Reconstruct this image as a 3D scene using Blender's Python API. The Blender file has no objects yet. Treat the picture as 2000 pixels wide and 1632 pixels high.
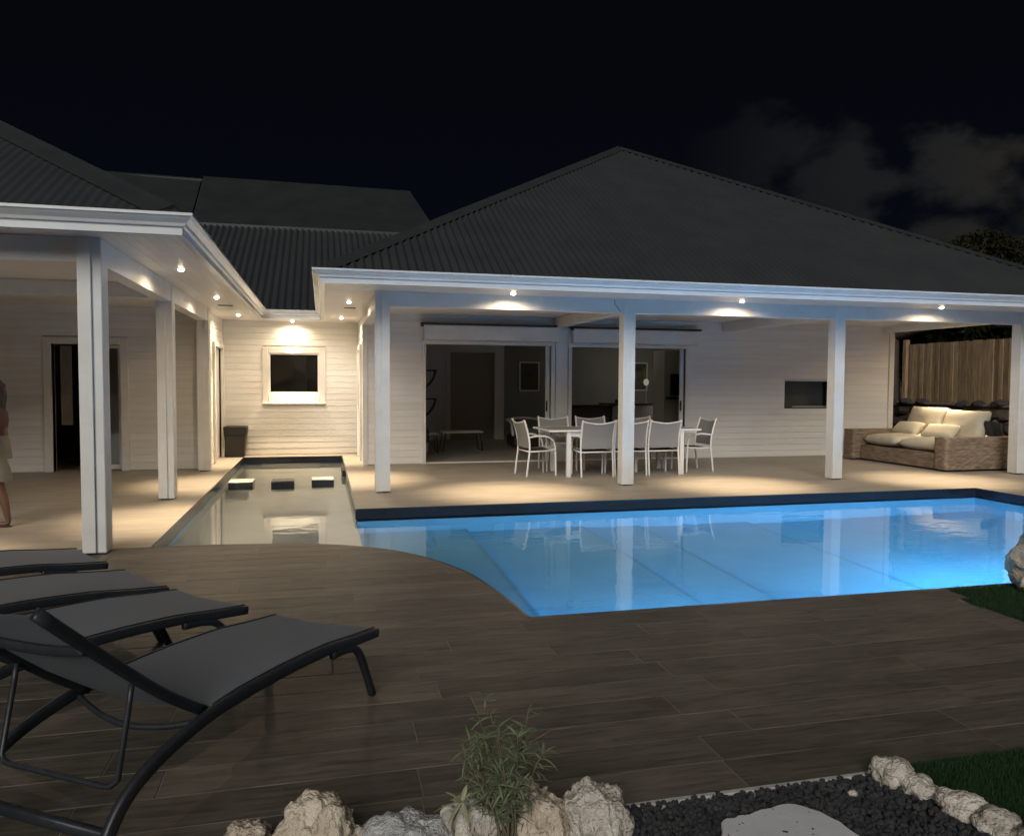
import bpy, bmesh, math, random
from mathutils import Vector, Matrix, noise as mnoise
random.seed(7)
R_ = math.radians
sc = bpy.context.scene
COL = sc.collection

# ------------------------------------------------------------------ camera
CAM_H = 1.5
cam_d = bpy.data.cameras.new('camera'); cam = bpy.data.objects.new('camera', cam_d); COL.objects.link(cam)
cam_d.sensor_fit = 'HORIZONTAL'; cam_d.sensor_width = 36.0; cam_d.lens = 36.0 * 1502.0 / 2000.0
cam_d.clip_start = 0.05; cam_d.clip_end = 2000
M = Matrix(((0.9708888049533286, 0.006058091065390228, -0.2394540205320032),
            (-0.23947295676386304, 0.04648754789145969, -0.9697894672916448),
            (0.005256557340175008, 0.9989004992609039, 0.046584988797323666))).to_4x4()
# columns of the matrix above are the camera axes in world space
M.translation = Vector((0, 0, CAM_H))
cam.matrix_world = M
sc.camera = cam

# ------------------------------------------------------------------ render, exposure
sc.render.engine = 'CYCLES'
sc.cycles.use_denoising = True; sc.cycles.use_adaptive_sampling = True; sc.cycles.adaptive_threshold = 0.02
try: sc.cycles.denoiser = 'OPENIMAGEDENOISE'
except Exception: pass
sc.cycles.max_bounces = 8; sc.cycles.diffuse_bounces = 4; sc.cycles.glossy_bounces = 4
sc.cycles.transparent_max_bounces = 12
sc.cycles.sample_clamp_indirect = 8.0
sc.cycles.caustics_reflective = False; sc.cycles.caustics_refractive = True
sc.view_settings.view_transform = 'Standard'; sc.view_settings.look = 'None'
sc.view_settings.exposure = 0.0; sc.view_settings.gamma = 1.0
sc.view_settings.use_curve_mapping = False

# ------------------------------------------------------------------ world: clear night sky, cloud bank low on the right
w = bpy.data.worlds.new('World'); sc.world = w; w.use_nodes = True
nt = w.node_tree; N = nt.nodes; L = nt.links; N.clear()
out = N.new('ShaderNodeOutputWorld'); bg = N.new('ShaderNodeBackground')
tc = N.new('ShaderNodeTexCoord'); sep = N.new('ShaderNodeSeparateXYZ')
L.new(tc.outputs['Generated'], sep.inputs[0])
grad = N.new('ShaderNodeValToRGB'); L.new(sep.outputs['Z'], grad.inputs[0])
grad.color_ramp.elements[0].position = 0.0; grad.color_ramp.elements[0].color = (0.0021, 0.0031, 0.0058, 1)
grad.color_ramp.elements[1].position = 0.45; grad.color_ramp.elements[1].color = (0.0012, 0.0019, 0.0034, 1)
def mnode(op, a, b=None, c=None):
    n = N.new('ShaderNodeMath'); n.operation = op
    for i, v in enumerate((a, b, c)):
        if v is None: continue
        if isinstance(v, (int, float)): n.inputs[i].default_value = v
        else: L.new(v, n.inputs[i])
    return n.outputs[0]
def smooth(v, a, b):
    n = N.new('ShaderNodeMapRange'); n.interpolation_type = 'SMOOTHSTEP'
    L.new(v, n.inputs['Value']); n.inputs['From Min'].default_value = a; n.inputs['From Max'].default_value = b
    return n.outputs['Result']
nz = N.new('ShaderNodeTexNoise'); nz.inputs['Scale'].default_value = 5.0; nz.inputs['Detail'].default_value = 6; nz.inputs['Roughness'].default_value = 0.5
mp = N.new('ShaderNodeMapping'); mp.inputs['Location'].default_value = (2.3, 0.7, 0.1); mp.inputs['Scale'].default_value = (1, 1, 1.5)
L.new(tc.outputs['Generated'], mp.inputs[0]); L.new(mp.outputs[0], nz.inputs['Vector'])
az = smooth(sep.outputs['X'], 0.40, 0.62)                   # cloud bank stands towards +X
top = mnode('ADD', mnode('MULTIPLY', nz.outputs['Fac'], 0.75), -0.150)   # ragged cloud tops
below = mnode('SUBTRACT', top, sep.outputs['Z'])
cl = mnode('MULTIPLY', smooth(below, -0.004, 0.06), az)
cl = mnode('MULTIPLY', cl, mnode('ADD', mnode('MULTIPLY', nz.outputs['Fac'], 0.9), 0.5))
mix = N.new('ShaderNodeMixRGB'); L.new(cl, mix.inputs[0]); L.new(grad.outputs[0], mix.inputs[1]); tint = N.new('ShaderNodeMixRGB'); L.new(smooth(sep.outputs['X'], 0.58, 0.80), tint.inputs[0]); tint.inputs[1].default_value = (0.0105, 0.0112, 0.0122, 1); tint.inputs[2].default_value = (0.0235, 0.0215, 0.019, 1); L.new(tint.outputs[0], mix.inputs[2])
L.new(mix.outputs[0], bg.inputs[0]); bg.inputs[1].default_value = 1.0
L.new(bg.outputs[0], out.inputs[0])

# ------------------------------------------------------------------ the moon / distant house light behind the camera (the one sun lamp)
sd = bpy.data.lights.new('moon', 'SUN'); so = bpy.data.objects.new('moon', sd); COL.objects.link(so)
sd.energy = 2.0; sd.angle = R_(35); sd.color = (1.0, 0.97, 0.92)
so.rotation_euler = Vector((0.34, 0.81, -0.47)).to_track_quat('-Z', 'Y').to_euler()

# ================================================================== materials
def newmat(name):
    m = bpy.data.materials.new(name); m.use_nodes = True
    nt = m.node_tree; b = nt.nodes['Principled BSDF']
    return m, nt, b
def mat(name, c, rough=0.6, c2=None, scale=8, metal=0.0, bump=0.0, bscale=None, stretch=(1, 1, 1), detail=5, objrand=0.0, spec=None, coords='Object', ramp=(0.35, 0.65)):
    m, nt, b = newmat(name); n = nt.nodes; l = nt.links
    b.inputs['Base Color'].default_value = (*c, 1); b.inputs['Roughness'].default_value = rough; b.inputs['Metallic'].default_value = metal
    if spec is not None: b.inputs['Specular IOR Level'].default_value = spec
    if c2 or bump or objrand:
        tc = n.new('ShaderNodeTexCoord'); mp = n.new('ShaderNodeMapping'); mp.inputs['Scale'].default_value = stretch
        l.new(tc.outputs[coords], mp.inputs[0])
        oi = n.new('ShaderNodeObjectInfo')
        if objrand:
            cm = n.new('ShaderNodeCombineXYZ'); mu = n.new('ShaderNodeMath'); mu.operation = 'MULTIPLY'; mu.inputs[1].default_value = 37.0
            l.new(oi.outputs['Random'], mu.inputs[0]); l.new(mu.outputs[0], cm.inputs[0]); l.new(mu.outputs[0], cm.inputs[1]); l.new(cm.outputs[0], mp.inputs['Location'])
        base = None
        if c2:
            t = n.new('ShaderNodeTexNoise'); t.inputs['Scale'].default_value = scale; t.inputs['Detail'].default_value = detail; t.inputs['Roughness'].default_value = 0.6
            l.new(mp.outputs[0], t.inputs['Vector'])
            r = n.new('ShaderNodeValToRGB'); l.new(t.outputs['Fac'], r.inputs[0])
            r.color_ramp.elements[0].position = ramp[0]; r.color_ramp.elements[0].color = (*c, 1)
            r.color_ramp.elements[1].position = ramp[1]; r.color_ramp.elements[1].color = (*c2, 1)
            base = r.outputs[0]
        if objrand:
            mr = n.new('ShaderNodeMapRange'); l.new(oi.outputs['Random'], mr.inputs[0]); mr.inputs[3].default_value = 1 - objrand; mr.inputs[4].default_value = 1 + objrand
            hs = n.new('ShaderNodeHueSaturation'); l.new(mr.outputs[0], hs.inputs['Value'])
            if base: l.new(base, hs.inputs['Color'])
            else: hs.inputs['Color'].default_value = (*c, 1)
            base = hs.outputs[0]
        if base: l.new(base, b.inputs['Base Color'])
        if bump:
            t2 = n.new('ShaderNodeTexNoise'); t2.inputs['Scale'].default_value = bscale or scale; t2.inputs['Detail'].default_value = 6
            l.new(mp.outputs[0], t2.inputs['Vector'])
            bp = n.new('ShaderNodeBump'); bp.inputs['Strength'].default_value = bump; bp.inputs['Distance'].default_value = 0.02
            l.new(t2.outputs['Fac'], bp.inputs['Height']); l.new(bp.outputs[0], b.inputs['Normal'])
    return m
MT = {}
MT['white'] = mat('white_paint', (0.74, 0.73, 0.70), 0.45, (0.66, 0.65, 0.62), 3.0, bump=0.04, bscale=60)
MT['board'] = mat('white_siding', (0.79, 0.78, 0.75), 0.5, (0.72, 0.71, 0.68), 2.5, bump=0.05, bscale=40, stretch=(0.3, 0.3, 3), objrand=0.035)
MT['groove'] = mat('siding_back', (0.60, 0.58, 0.54), 0.8)
MT['gutter'] = mat('white_gutter', (0.72, 0.74, 0.75), 0.22, (0.66, 0.68, 0.69), 5, bump=0.02, bscale=25)
MT['soffit'] = mat('white_soffit', (0.74, 0.72, 0.69), 0.38, (0.68, 0.66, 0.63), 2, bump=0.05, bscale=12, stretch=(0.3, 6, 1))
MT['roof'] = mat('roof_metal', (0.041, 0.0435, 0.0475), 0.5, (0.033, 0.035, 0.039), 1.2, bump=0.05, bscale=14)
MT['roof_dark'] = mat('dark_roof_metal', (0.021, 0.023, 0.025), 0.6, (0.014, 0.016, 0.018), 1.5, bump=0.15, bscale=9)  # darker tone used for the upper rear roof
MT['cap'] = mat('roof_flashing', (0.036, 0.038, 0.041), 0.5, (0.028, 0.030, 0.033), 3)
MT['dark_alu'] = mat('dark_aluminium', (0.016, 0.019, 0.024), 0.45, (0.024, 0.027, 0.033), 30, bump=0.05, bscale=200)
MT['sling'] = mat('grey_sling', (0.29, 0.31, 0.345), 0.75, (0.36, 0.38, 0.415), 260, bump=0.25, bscale=420)
def see_through(m, c, f):
    nt = m.node_tree; n = nt.nodes; l = nt.links; b = n['Principled BSDF']; o = n['Material Output']
    t = n.new('ShaderNodeBsdfTranslucent'); t.inputs[0].default_value = (*c, 1); mx = n.new('ShaderNodeMixShader'); mx.inputs[0].default_value = f
    l.new(b.outputs[0], mx.inputs[1]); l.new(t.outputs[0], mx.inputs[2]); l.new(mx.outputs[0], o.inputs[0])
see_through(MT['sling'], (0.46, 0.50, 0.55), 0.5)
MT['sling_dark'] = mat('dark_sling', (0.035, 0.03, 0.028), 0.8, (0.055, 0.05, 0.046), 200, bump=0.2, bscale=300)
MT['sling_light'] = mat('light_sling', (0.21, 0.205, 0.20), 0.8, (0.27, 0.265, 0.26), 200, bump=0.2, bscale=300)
MT['white_alu'] = mat('white_aluminium', (0.76, 0.75, 0.73), 0.35, (0.70, 0.69, 0.67), 20)
MT['tile_dark'] = mat('dark_pool_tile', (0.012, 0.016, 0.024), 0.25, (0.022, 0.027, 0.036), 18, bump=0.05, bscale=40)
MT['pool'] = mat('pool_plaster', (0.25, 0.54, 0.70), 0.7, (0.21, 0.49, 0.66), 1.6)
MT['seam'] = mat('pool_seam', (0.18, 0.43, 0.58), 0.7)
MT['channel'] = mat('channel_plaster', (0.58, 0.55, 0.49), 0.7, (0.50, 0.48, 0.43), 2.0)
MT['pale_tile'] = mat('pale_tile', (0.62, 0.60, 0.56), 0.4, (0.52, 0.50, 0.47), 10)
MT['grout'] = mat('grout', (0.27, 0.25, 0.215), 0.9, (0.13, 0.12, 0.10), 3)
MT['ground'] = mat('ground_soil', (0.05, 0.045, 0.035), 0.95, (0.08, 0.07, 0.05), 2, bump=0.4)
MT['rock'] = mat('limestone', (0.76, 0.71, 0.62), 0.9, (0.40, 0.35, 0.29), 14, bump=1.0, bscale=85, detail=9, objrand=0.12, ramp=(0.38, 0.66))
MT['rock_warm'] = mat('warm_limestone', (0.72, 0.63, 0.50), 0.9, (0.40, 0.30, 0.21), 12, bump=1.0, bscale=75, detail=9, objrand=0.08, ramp=(0.38, 0.7))
MT['rock_grey'] = mat('grey_limestone', (0.62, 0.62, 0.60), 0.9, (0.24, 0.24, 0.235), 18, bump=1.0, bscale=90, detail=9, objrand=0.08, ramp=(0.36, 0.66))
MT['lava'] = mat('dark_gravel', (0.016, 0.017, 0.020), 0.85, (0.045, 0.045, 0.048), 9, bump=0.4, bscale=90)
MT['slab'] = mat('stone_slab', (0.62, 0.62, 0.64), 0.7, (0.55, 0.55, 0.57), 7, bump=0.1, bscale=80)
MT['edging'] = mat('white_edging', (0.50, 0.49, 0.46), 0.7, (0.36, 0.35, 0.33), 14)
MT['grass'] = mat('turf_blades', (0.014, 0.040, 0.014), 0.85, (0.024, 0.060, 0.018), 40, spec=0.2)
MT['turf'] = mat('turf_base', (0.012, 0.026, 0.010), 0.95, (0.02, 0.036, 0.014), 20, bump=0.4)
MT['leaf'] = mat('shrub_leaf', (0.095, 0.125, 0.060), 0.6, (0.19, 0.215, 0.125), 30)
MT['leaf_pale'] = mat('pale_leaf', (0.22, 0.25, 0.13), 0.55, (0.30, 0.31, 0.18), 30)
MT['stem'] = mat('shrub_stem', (0.10, 0.085, 0.055), 0.8, (0.16, 0.135, 0.09), 30)
MT['tree_leaf'] = mat('tree_leaf', (0.012, 0.014, 0.006), 0.75, (0.022, 0.022, 0.009), 4, spec=0.1)
MT['bark'] = mat('bark', (0.05, 0.035, 0.028), 0.9, (0.09, 0.065, 0.05), 8, stretch=(1, 1, 0.25), bump=0.6)
MT['fence'] = mat('fence_wood', (0.36, 0.25, 0.14), 0.8, (0.20, 0.135, 0.075), 7, stretch=(3, 3, 0.35), bump=0.3, bscale=20, objrand=0.25)
MT['lavastone'] = mat('wall_stone', (0.035, 0.028, 0.026), 0.9, (0.075, 0.06, 0.055), 6, bump=0.7, bscale=14, objrand=0.3)
MT['mortar'] = mat('pale_mortar', (0.20, 0.17, 0.12), 0.9, (0.14, 0.12, 0.085), 5, bump=0.3)
MT['cushion'] = mat('cream_cushion', (0.52, 0.47, 0.36), 0.85, (0.46, 0.41, 0.31), 5, bump=0.12, bscale=9)
MT['cushion_dark'] = mat('charcoal_cushion', (0.018, 0.016, 0.015), 0.9, (0.03, 0.027, 0.025), 20, bump=0.2)
MT['planter'] = mat('black_planter', (0.009, 0.008, 0.0075), 0.5, (0.014, 0.012, 0.011), 12)
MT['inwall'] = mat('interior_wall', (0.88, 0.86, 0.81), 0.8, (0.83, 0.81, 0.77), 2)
MT['kitchen_wall'] = mat('dimmed_interior_wall', (0.25, 0.25, 0.235), 0.8, (0.22, 0.22, 0.205), 2)  # shade put into the colour: darker than inwall against the lamp's glow
MT['infloor'] = mat('interior_floor', (0.36, 0.32, 0.26), 0.5, (0.40, 0.36, 0.29), 3)
MT['brown'] = mat('brown_door', (0.40, 0.32, 0.25), 0.6, (0.35, 0.28, 0.215), 6, stretch=(8, 1, 1))
MT['darkwood'] = mat('dark_wood', (0.03, 0.02, 0.015), 0.6, (0.05, 0.03, 0.02), 8)
MT['redwood'] = mat('red_wood', (0.13, 0.085, 0.065), 0.6, (0.10, 0.065, 0.05), 8)
MT['tone_panel'] = mat('olive_tone', (0.115, 0.11, 0.085), 0.8, (0.10, 0.095, 0.075), 3)  # colour for panels added to lighten dark openings
MT['tone_panel_dark'] = mat('dark_tone', (0.05, 0.05, 0.042), 0.8, (0.065, 0.062, 0.05), 6)  # darker, blotched colour standing in for reflections in the pane
MT['curtain'] = mat('brown_curtain', (0.30, 0.25, 0.19), 0.85, (0.25, 0.205, 0.155), 5)
MT['black'] = mat('black_trim', (0.012, 0.012, 0.013), 0.5)
MT['steel'] = mat('steel', (0.45, 0.45, 0.46), 0.3, metal=1.0)
MT['skin'] = mat('skin', (0.13, 0.062, 0.038), 0.55, (0.11, 0.052, 0.032), 14)
MT['hair'] = mat('dark_hair', (0.012, 0.008, 0.006), 0.6, (0.03, 0.02, 0.014), 60, stretch=(8, 8, 0.4), bump=0.6)
MT['top_cloth'] = mat('maroon_top', (0.07, 0.028, 0.02), 0.85, (0.05, 0.02, 0.015), 12, bump=0.3)
MT['shorts'] = mat('pale_shorts', (0.17, 0.155, 0.12), 0.85, (0.14, 0.125, 0.10), 10, bump=0.3)

def deck_mat():
    m, nt, b = newmat('wood_look_plank'); n = nt.nodes; l = nt.links
    tc = n.new('ShaderNodeTexCoord'); oi = n.new('ShaderNodeObjectInfo')
    mu = n.new('ShaderNodeMath'); mu.operation = 'MULTIPLY'; mu.inputs[1].default_value = 53.0; l.new(oi.outputs['Random'], mu.inputs[0])
    cm = n.new('ShaderNodeCombineXYZ'); l.new(mu.outputs[0], cm.inputs[0]); l.new(mu.outputs[0], cm.inputs[1])
    def nzt(stretch, scale, detail, rough=0.6, dist=0.0):
        mp = n.new('ShaderNodeMapping'); mp.inputs['Scale'].default_value = stretch
        l.new(tc.outputs['Object'], mp.inputs[0]); l.new(cm.outputs[0], mp.inputs['Location'])
        t = n.new('ShaderNodeTexNoise'); t.inputs['Scale'].default_value = scale; t.inputs['Detail'].default_value = detail; t.inputs['Roughness'].default_value = rough; t.inputs['Distortion'].default_value = dist
        l.new(mp.outputs[0], t.inputs['Vector']); return t.outputs['Fac']
    grain = nzt((0.9, 9, 1), 4.0, 9, 0.7, 0.6); patch = nzt((1.2, 4.5, 1), 1.5, 4)
    r = n.new('ShaderNodeValToRGB'); l.new(grain, r.inputs[0])
    e = r.color_ramp.elements
    e[0].position = 0.30; e[0].color = (0.046, 0.036, 0.028, 1); e[1].position = 0.72; e[1].color = (0.150, 0.130, 0.106, 1)
    x = e.new(0.50); x.color = (0.106, 0.091, 0.073, 1)
    r2 = n.new('ShaderNodeValToRGB'); l.new(patch, r2.inputs[0]); r2.color_ramp.elements[0].position = 0.30; r2.color_ramp.elements[0].color = (0.68, 0.66, 0.64, 1); r2.color_ramp.elements[1].position = 0.62; r2.color_ramp.elements[1].color = (1.12, 1.1, 1.06, 1)
    mx = n.new('ShaderNodeMixRGB'); mx.blend_type = 'MULTIPLY'; mx.inputs[0].default_value = 1; l.new(r.outputs[0], mx.inputs[1]); l.new(r2.outputs[0], mx.inputs[2])
    mr = n.new('ShaderNodeMapRange'); l.new(oi.outputs['Random'], mr.inputs[0]); mr.inputs[3].default_value = 0.80; mr.inputs[4].default_value = 1.18
    hs = n.new('ShaderNodeHueSaturation'); l.new(mr.outputs[0], hs.inputs['Value']); l.new(mx.outputs[0], hs.inputs['Color'])
    l.new(hs.outputs[0], b.inputs['Base Color'])
    rr = n.new('ShaderNodeMapRange'); l.new(grain, rr.inputs[0]); rr.inputs[3].default_value = 0.62; rr.inputs[4].default_value = 0.45; l.new(rr.outputs[0], b.inputs['Roughness'])
    bp = n.new('ShaderNodeBump'); bp.inputs['Strength'].default_value = 0.18; bp.inputs['Distance'].default_value = 0.004; l.new(grain, bp.inputs['Height']); l.new(bp.outputs[0], b.inputs['Normal'])
    return m
MT['plank'] = deck_mat()

def terrace_mat():
    m, nt, b = newmat('terrace_tile'); n = nt.nodes; l = nt.links
    tc = n.new('ShaderNodeTexCoord')
    bk = n.new('ShaderNodeTexBrick'); l.new(tc.outputs['Object'], bk.inputs['Vector']); bk.offset = 0.33
    bk.inputs['Color1'].default_value = (0.335, 0.30, 0.25, 1); bk.inputs['Color2'].default_value = (0.305, 0.272, 0.228, 1); bk.inputs['Mortar'].default_value = (0.26, 0.23, 0.19, 1)
    bk.inputs['Scale'].default_value = 1.0; bk.inputs['Mortar Size'].default_value = 0.004; bk.inputs['Brick Width'].default_value = 1.2; bk.inputs['Row Height'].default_value = 0.2125
    mp = n.new('ShaderNodeMapping'); mp.inputs['Scale'].default_value = (0.8, 5, 1); l.new(tc.outputs['Object'], mp.inputs[0])
    t = n.new('ShaderNodeTexNoise'); t.inputs['Scale'].default_value = 2.2; t.inputs['Detail'].default_value = 7; l.new(mp.outputs[0], t.inputs['Vector'])
    r = n.new('ShaderNodeValToRGB'); l.new(t.outputs['Fac'], r.inputs[0]); r.color_ramp.elements[0].position = 0.3; r.color_ramp.elements[0].color = (0.80, 0.78, 0.74, 1); r.color_ramp.elements[1].position = 0.7; r.color_ramp.elements[1].color = (1.1, 1.08, 1.04, 1)
    mx = n.new('ShaderNodeMixRGB'); mx.blend_type = 'MULTIPLY'; mx.inputs[0].default_value = 1; l.new(bk.outputs['Color'], mx.inputs[1]); l.new(r.outputs[0], mx.inputs[2])
    l.new(mx.outputs[0], b.inputs['Base Color']); b.inputs['Roughness'].default_value = 0.55
    bp = n.new('ShaderNodeBump'); bp.inputs['Strength'].default_value = 0.1; bp.inputs['Distance'].default_value = 0.004; l.new(t.outputs['Fac'], bp.inputs['Height']); l.new(bp.outputs[0], b.inputs['Normal'])
    return m
MT['terrace'] = terrace_mat()

def wicker_mat():
    m, nt, b = newmat('wicker'); n = nt.nodes; l = nt.links
    tc = n.new('ShaderNodeTexCoord')
    t = n.new('ShaderNodeTexNoise'); t.inputs['Scale'].default_value = 7; t.inputs['Detail'].default_value = 4; mp = n.new('ShaderNodeMapping'); mp.inputs['Scale'].default_value = (1, 1, 5); l.new(tc.outputs['Object'], mp.inputs[0]); l.new(mp.outputs[0], t.inputs['Vector'])
    r = n.new('ShaderNodeValToRGB'); l.new(t.outputs['Fac'], r.inputs[0]); r.color_ramp.elements[0].position = 0.3; r.color_ramp.elements[0].color = (0.125, 0.088, 0.06, 1); r.color_ramp.elements[1].position = 0.7; r.color_ramp.elements[1].color = (0.30, 0.22, 0.155, 1)
    l.new(r.outputs[0], b.inputs['Base Color']); b.inputs['Roughness'].default_value = 0.6
    return m
MT['wicker'] = wicker_mat()

def water_mat():
    m = bpy.data.materials.new('pool_water'); m.use_nodes = True
    nt = m.node_tree; n = nt.nodes; l = nt.links; n.clear()
    o = n.new('ShaderNodeOutputMaterial'); gl = n.new('ShaderNodeBsdfGlass'); gl.inputs['Roughness'].default_value = 0.0; gl.inputs['IOR'].default_value = 1.33; gl.inputs['Color'].default_value = (0.93, 0.98, 1.0, 1)
    tc = n.new('ShaderNodeTexCoord'); t = n.new('ShaderNodeTexNoise'); t.inputs['Scale'].default_value = 3.2; t.inputs['Detail'].default_value = 3; t.inputs['Roughness'].default_value = 0.5
    mp = n.new('ShaderNodeMapping'); mp.inputs['Scale'].default_value = (1.0, 1.9, 1); l.new(tc.outputs['Object'], mp.inputs[0]); l.new(mp.outputs[0], t.inputs['Vector'])
    # a stirred patch near the bend of the pool, calm elsewhere
    t2 = n.new('ShaderNodeTexNoise'); t2.inputs['Scale'].default_value = 0.55; t2.inputs['Detail'].default_value = 1; l.new(tc.outputs['Object'], t2.inputs['Vector'])
    rr = n.new('ShaderNodeMapRange'); l.new(t2.outputs['Fac'], rr.inputs[0]); rr.inputs[1].default_value = 0.42; rr.inputs[2].default_value = 0.62; rr.inputs[3].default_value = 0.018; rr.inputs[4].default_value = 0.075
    bp = n.new('ShaderNodeBump'); bp.inputs['Distance'].default_value = 0.05; l.new(rr.outputs[0], bp.inputs['Strength']); l.new(t.outputs['Fac'], bp.inputs['Height'])
    l.new(bp.outputs[0], gl.inputs['Normal'])
    l.new(gl.outputs[0], o.inputs[0])
    return m
MT['water'] = water_mat()
def glass_mat(tint=0.85):
    m = bpy.data.materials.new('window_glass'); m.use_nodes = True
    nt = m.node_tree; n = nt.nodes; l = nt.links; n.clear()
    o = n.new('ShaderNodeOutputMaterial'); mx = n.new('ShaderNodeMixShader'); tr = n.new('ShaderNodeBsdfTransparent'); gl = n.new('ShaderNodeBsdfGlossy'); fr = n.new('ShaderNodeFresnel')
    tr.inputs[0].default_value = (tint, tint, tint, 1); gl.inputs['Roughness'].default_value = 0.02; fr.inputs['IOR'].default_value = 1.5
    l.new(fr.outputs[0], mx.inputs[0]); l.new(tr.outputs[0], mx.inputs[1]); l.new(gl.outputs[0], mx.inputs[2]); l.new(mx.outputs[0], o.inputs[0])
    return m
MT['glass'] = glass_mat()
def emis(name, c, s):
    m = bpy.data.materials.new(name); m.use_nodes = True; nt = m.node_tree; n = nt.nodes; n.clear()
    o = n.new('ShaderNodeOutputMaterial'); e = n.new('ShaderNodeEmission'); e.inputs[0].default_value = (*c, 1); e.inputs[1].default_value = s
    nt.links.new(e.outputs[0], o.inputs[0]); return m
MT['lamp'] = emis('lit_lens', (1.0, 0.86, 0.68), 26.0)
MT['pool_lamp'] = emis('lit_pool_lens', (0.25, 0.6, 1.0), 8.0)
MT['globe'] = emis('lit_globe', (1.0, 0.92, 0.72), 0.26)
MT['street'] = emis('lit_street_lens', (1.0, 0.62, 0.22), 30.0)

# ================================================================== geometry helpers
def tag(o, label=None, cat=None, group=None, kind=None):
    if label: o['label'] = label
    if cat: o['category'] = cat
    if group: o['group'] = group
    if kind: o['kind'] = kind
    return o
def empty(name, loc=(0, 0, 0), rz=0.0, parent=None):
    o = bpy.data.objects.new(name, None); COL.objects.link(o); o.location = loc; o.rotation_euler = (0, 0, rz)
    o.empty_display_size = 0.1
    if parent: o.parent = parent
    return o
def wloc(o):
    v = Vector((0, 0, 0))
    while o: v += Vector(o.location); o = o.parent
    return v
def link(name, me, material=None, parent=None, loc=(0, 0, 0), rot=None):
    o = bpy.data.objects.new(name, me); COL.objects.link(o); o.location = loc
    if rot: o.rotation_euler = rot
    if material is not None and len(me.materials) == 0: me.materials.append(MT[material] if isinstance(material, str) else material)
    if parent: o.parent = parent
    return o
class MB:
    def __init__(s): s.v = []; s.f = []
    def add(s, v, f):
        k = len(s.v); s.v += [tuple(p) for p in v]; s.f += [tuple(i + k for i in q) for q in f]; return s
    def box(s, x0, x1, y0, y1, z0, z1, m=None):
        v = [(x0, y0, z0), (x1, y0, z0), (x1, y1, z0), (x0, y1, z0), (x0, y0, z1), (x1, y0, z1), (x1, y1, z1), (x0, y1, z1)]
        if m is not None: v = [m @ Vector(p) for p in v]
        return s.add(v, [(0, 3, 2, 1), (4, 5, 6, 7), (0, 1, 5, 4), (1, 2, 6, 5), (2, 3, 7, 6), (3, 0, 4, 7)])
    def prism(s, poly, z0, z1):
        n = len(poly); v = [(x, y, z0) for x, y in poly] + [(x, y, z1) for x, y in poly]
        f = [tuple(reversed(range(n))), tuple(range(n, 2 * n))] + [(i, (i + 1) % n, n + (i + 1) % n, n + i) for i in range(n)]
        return s.add(v, f)
    def tube(s, pts, r, n=8, caps=True, flat=None, up=Vector((0, 0, 1))):
        """round tube (or flat=(w,h) rounded bar) along a polyline; r may be a list"""
        pts = [Vector(p) for p in pts]; k = len(pts); rs = r if isinstance(r, (list, tuple)) else [r] * k
        rings = []
        t0 = (pts[1] - pts[0]).normalized()
        a = up.cross(t0)
        if a.length < 1e-3: a = Vector((1, 0, 0)).cross(t0)
        a.normalize()
        for i in range(k):
            t = (pts[min(i + 1, k - 1)] - pts[max(i - 1, 0)]).normalized()
            a = (a - t * a.dot(t)).normalized(); b = t.cross(a)
            ring = []
            for j in range(n):
                an = 2 * math.pi * (j + 0.5) / n
                cx, sy = math.cos(an), math.sin(an)
                if flat:
                    p = 0.45; cx = math.copysign(abs(cx) ** p, cx) * flat[0] / 2 * rs[i]; sy = math.copysign(abs(sy) ** p, sy) * flat[1] / 2 * rs[i]
                    ring.append(pts[i] + a * cx + b * sy)
                else: ring.append(pts[i] + a * cx * rs[i] + b * sy * rs[i])
            rings.append(ring)
        v = [p for rg in rings for p in rg]; f = []
        for i in range(k - 1):
            for j in range(n):
                q = (j + 1) % n; f.append((i * n + j, i * n + q, (i + 1) * n + q, (i + 1) * n + j))
        if caps: f += [tuple(reversed(range(n))), tuple((k - 1) * n + j for j in range(n))]
        return s.add(v, f)
    def sweep(s, prof, path, closed_prof=True):
        """prof: list of (outward offset, z); path: XY polyline, outward = right-hand side of travel; mitred"""
        P = [Vector((x, y)) for x, y in path]; k = len(P); m = len(prof); rings = []
        for i in range(k):
            d0 = (P[i] - P[i - 1]).normalized() if i else (P[1] - P[0]).normalized()
            d1 = (P[i + 1] - P[i]).normalized() if i < k - 1 else d0
            n0 = Vector((d0.y, -d0.x)); n1 = Vector((d1.y, -d1.x)); b = (n0 + n1)
            b = b / (1 + n0.dot(n1)) if (1 + n0.dot(n1)) > 1e-4 else n0
            rings.append([(P[i].x + b.x * o, P[i].y + b.y * o, z) for o, z in prof])
        v = [p for r in rings for p in r]; f = []
        for i in range(k - 1):
            for j in range(m if closed_prof else m - 1):
                q = (j + 1) % m; f.append((i * m + j, (i + 1) * m + j, (i + 1) * m + q, i * m + q))
        if closed_prof: f += [tuple(range(m)), tuple(reversed([(k - 1) * m + j for j in range(m)]))]
        return s.add(v, f)
    def lathe(s, prof, n=24, c=(0, 0, 0), sx=1, sy=1):
        v = []; f = []; m = len(prof)
        for j in range(n):
            a = 2 * math.pi * j / n
            for r, z in prof: v.append((c[0] + r * math.cos(a) * sx, c[1] + r * math.sin(a) * sy, c[2] + z))
        for j in range(n):
            q = (j + 1) % n
            for i in range(m - 1): f.append((j * m + i, q * m + i, q * m + i + 1, j * m + i + 1))
        f.append(tuple(reversed([j * m for j in range(n)]))); f.append(tuple(j * m + m - 1 for j in range(n)))
        return s.add(v, f)
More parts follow.
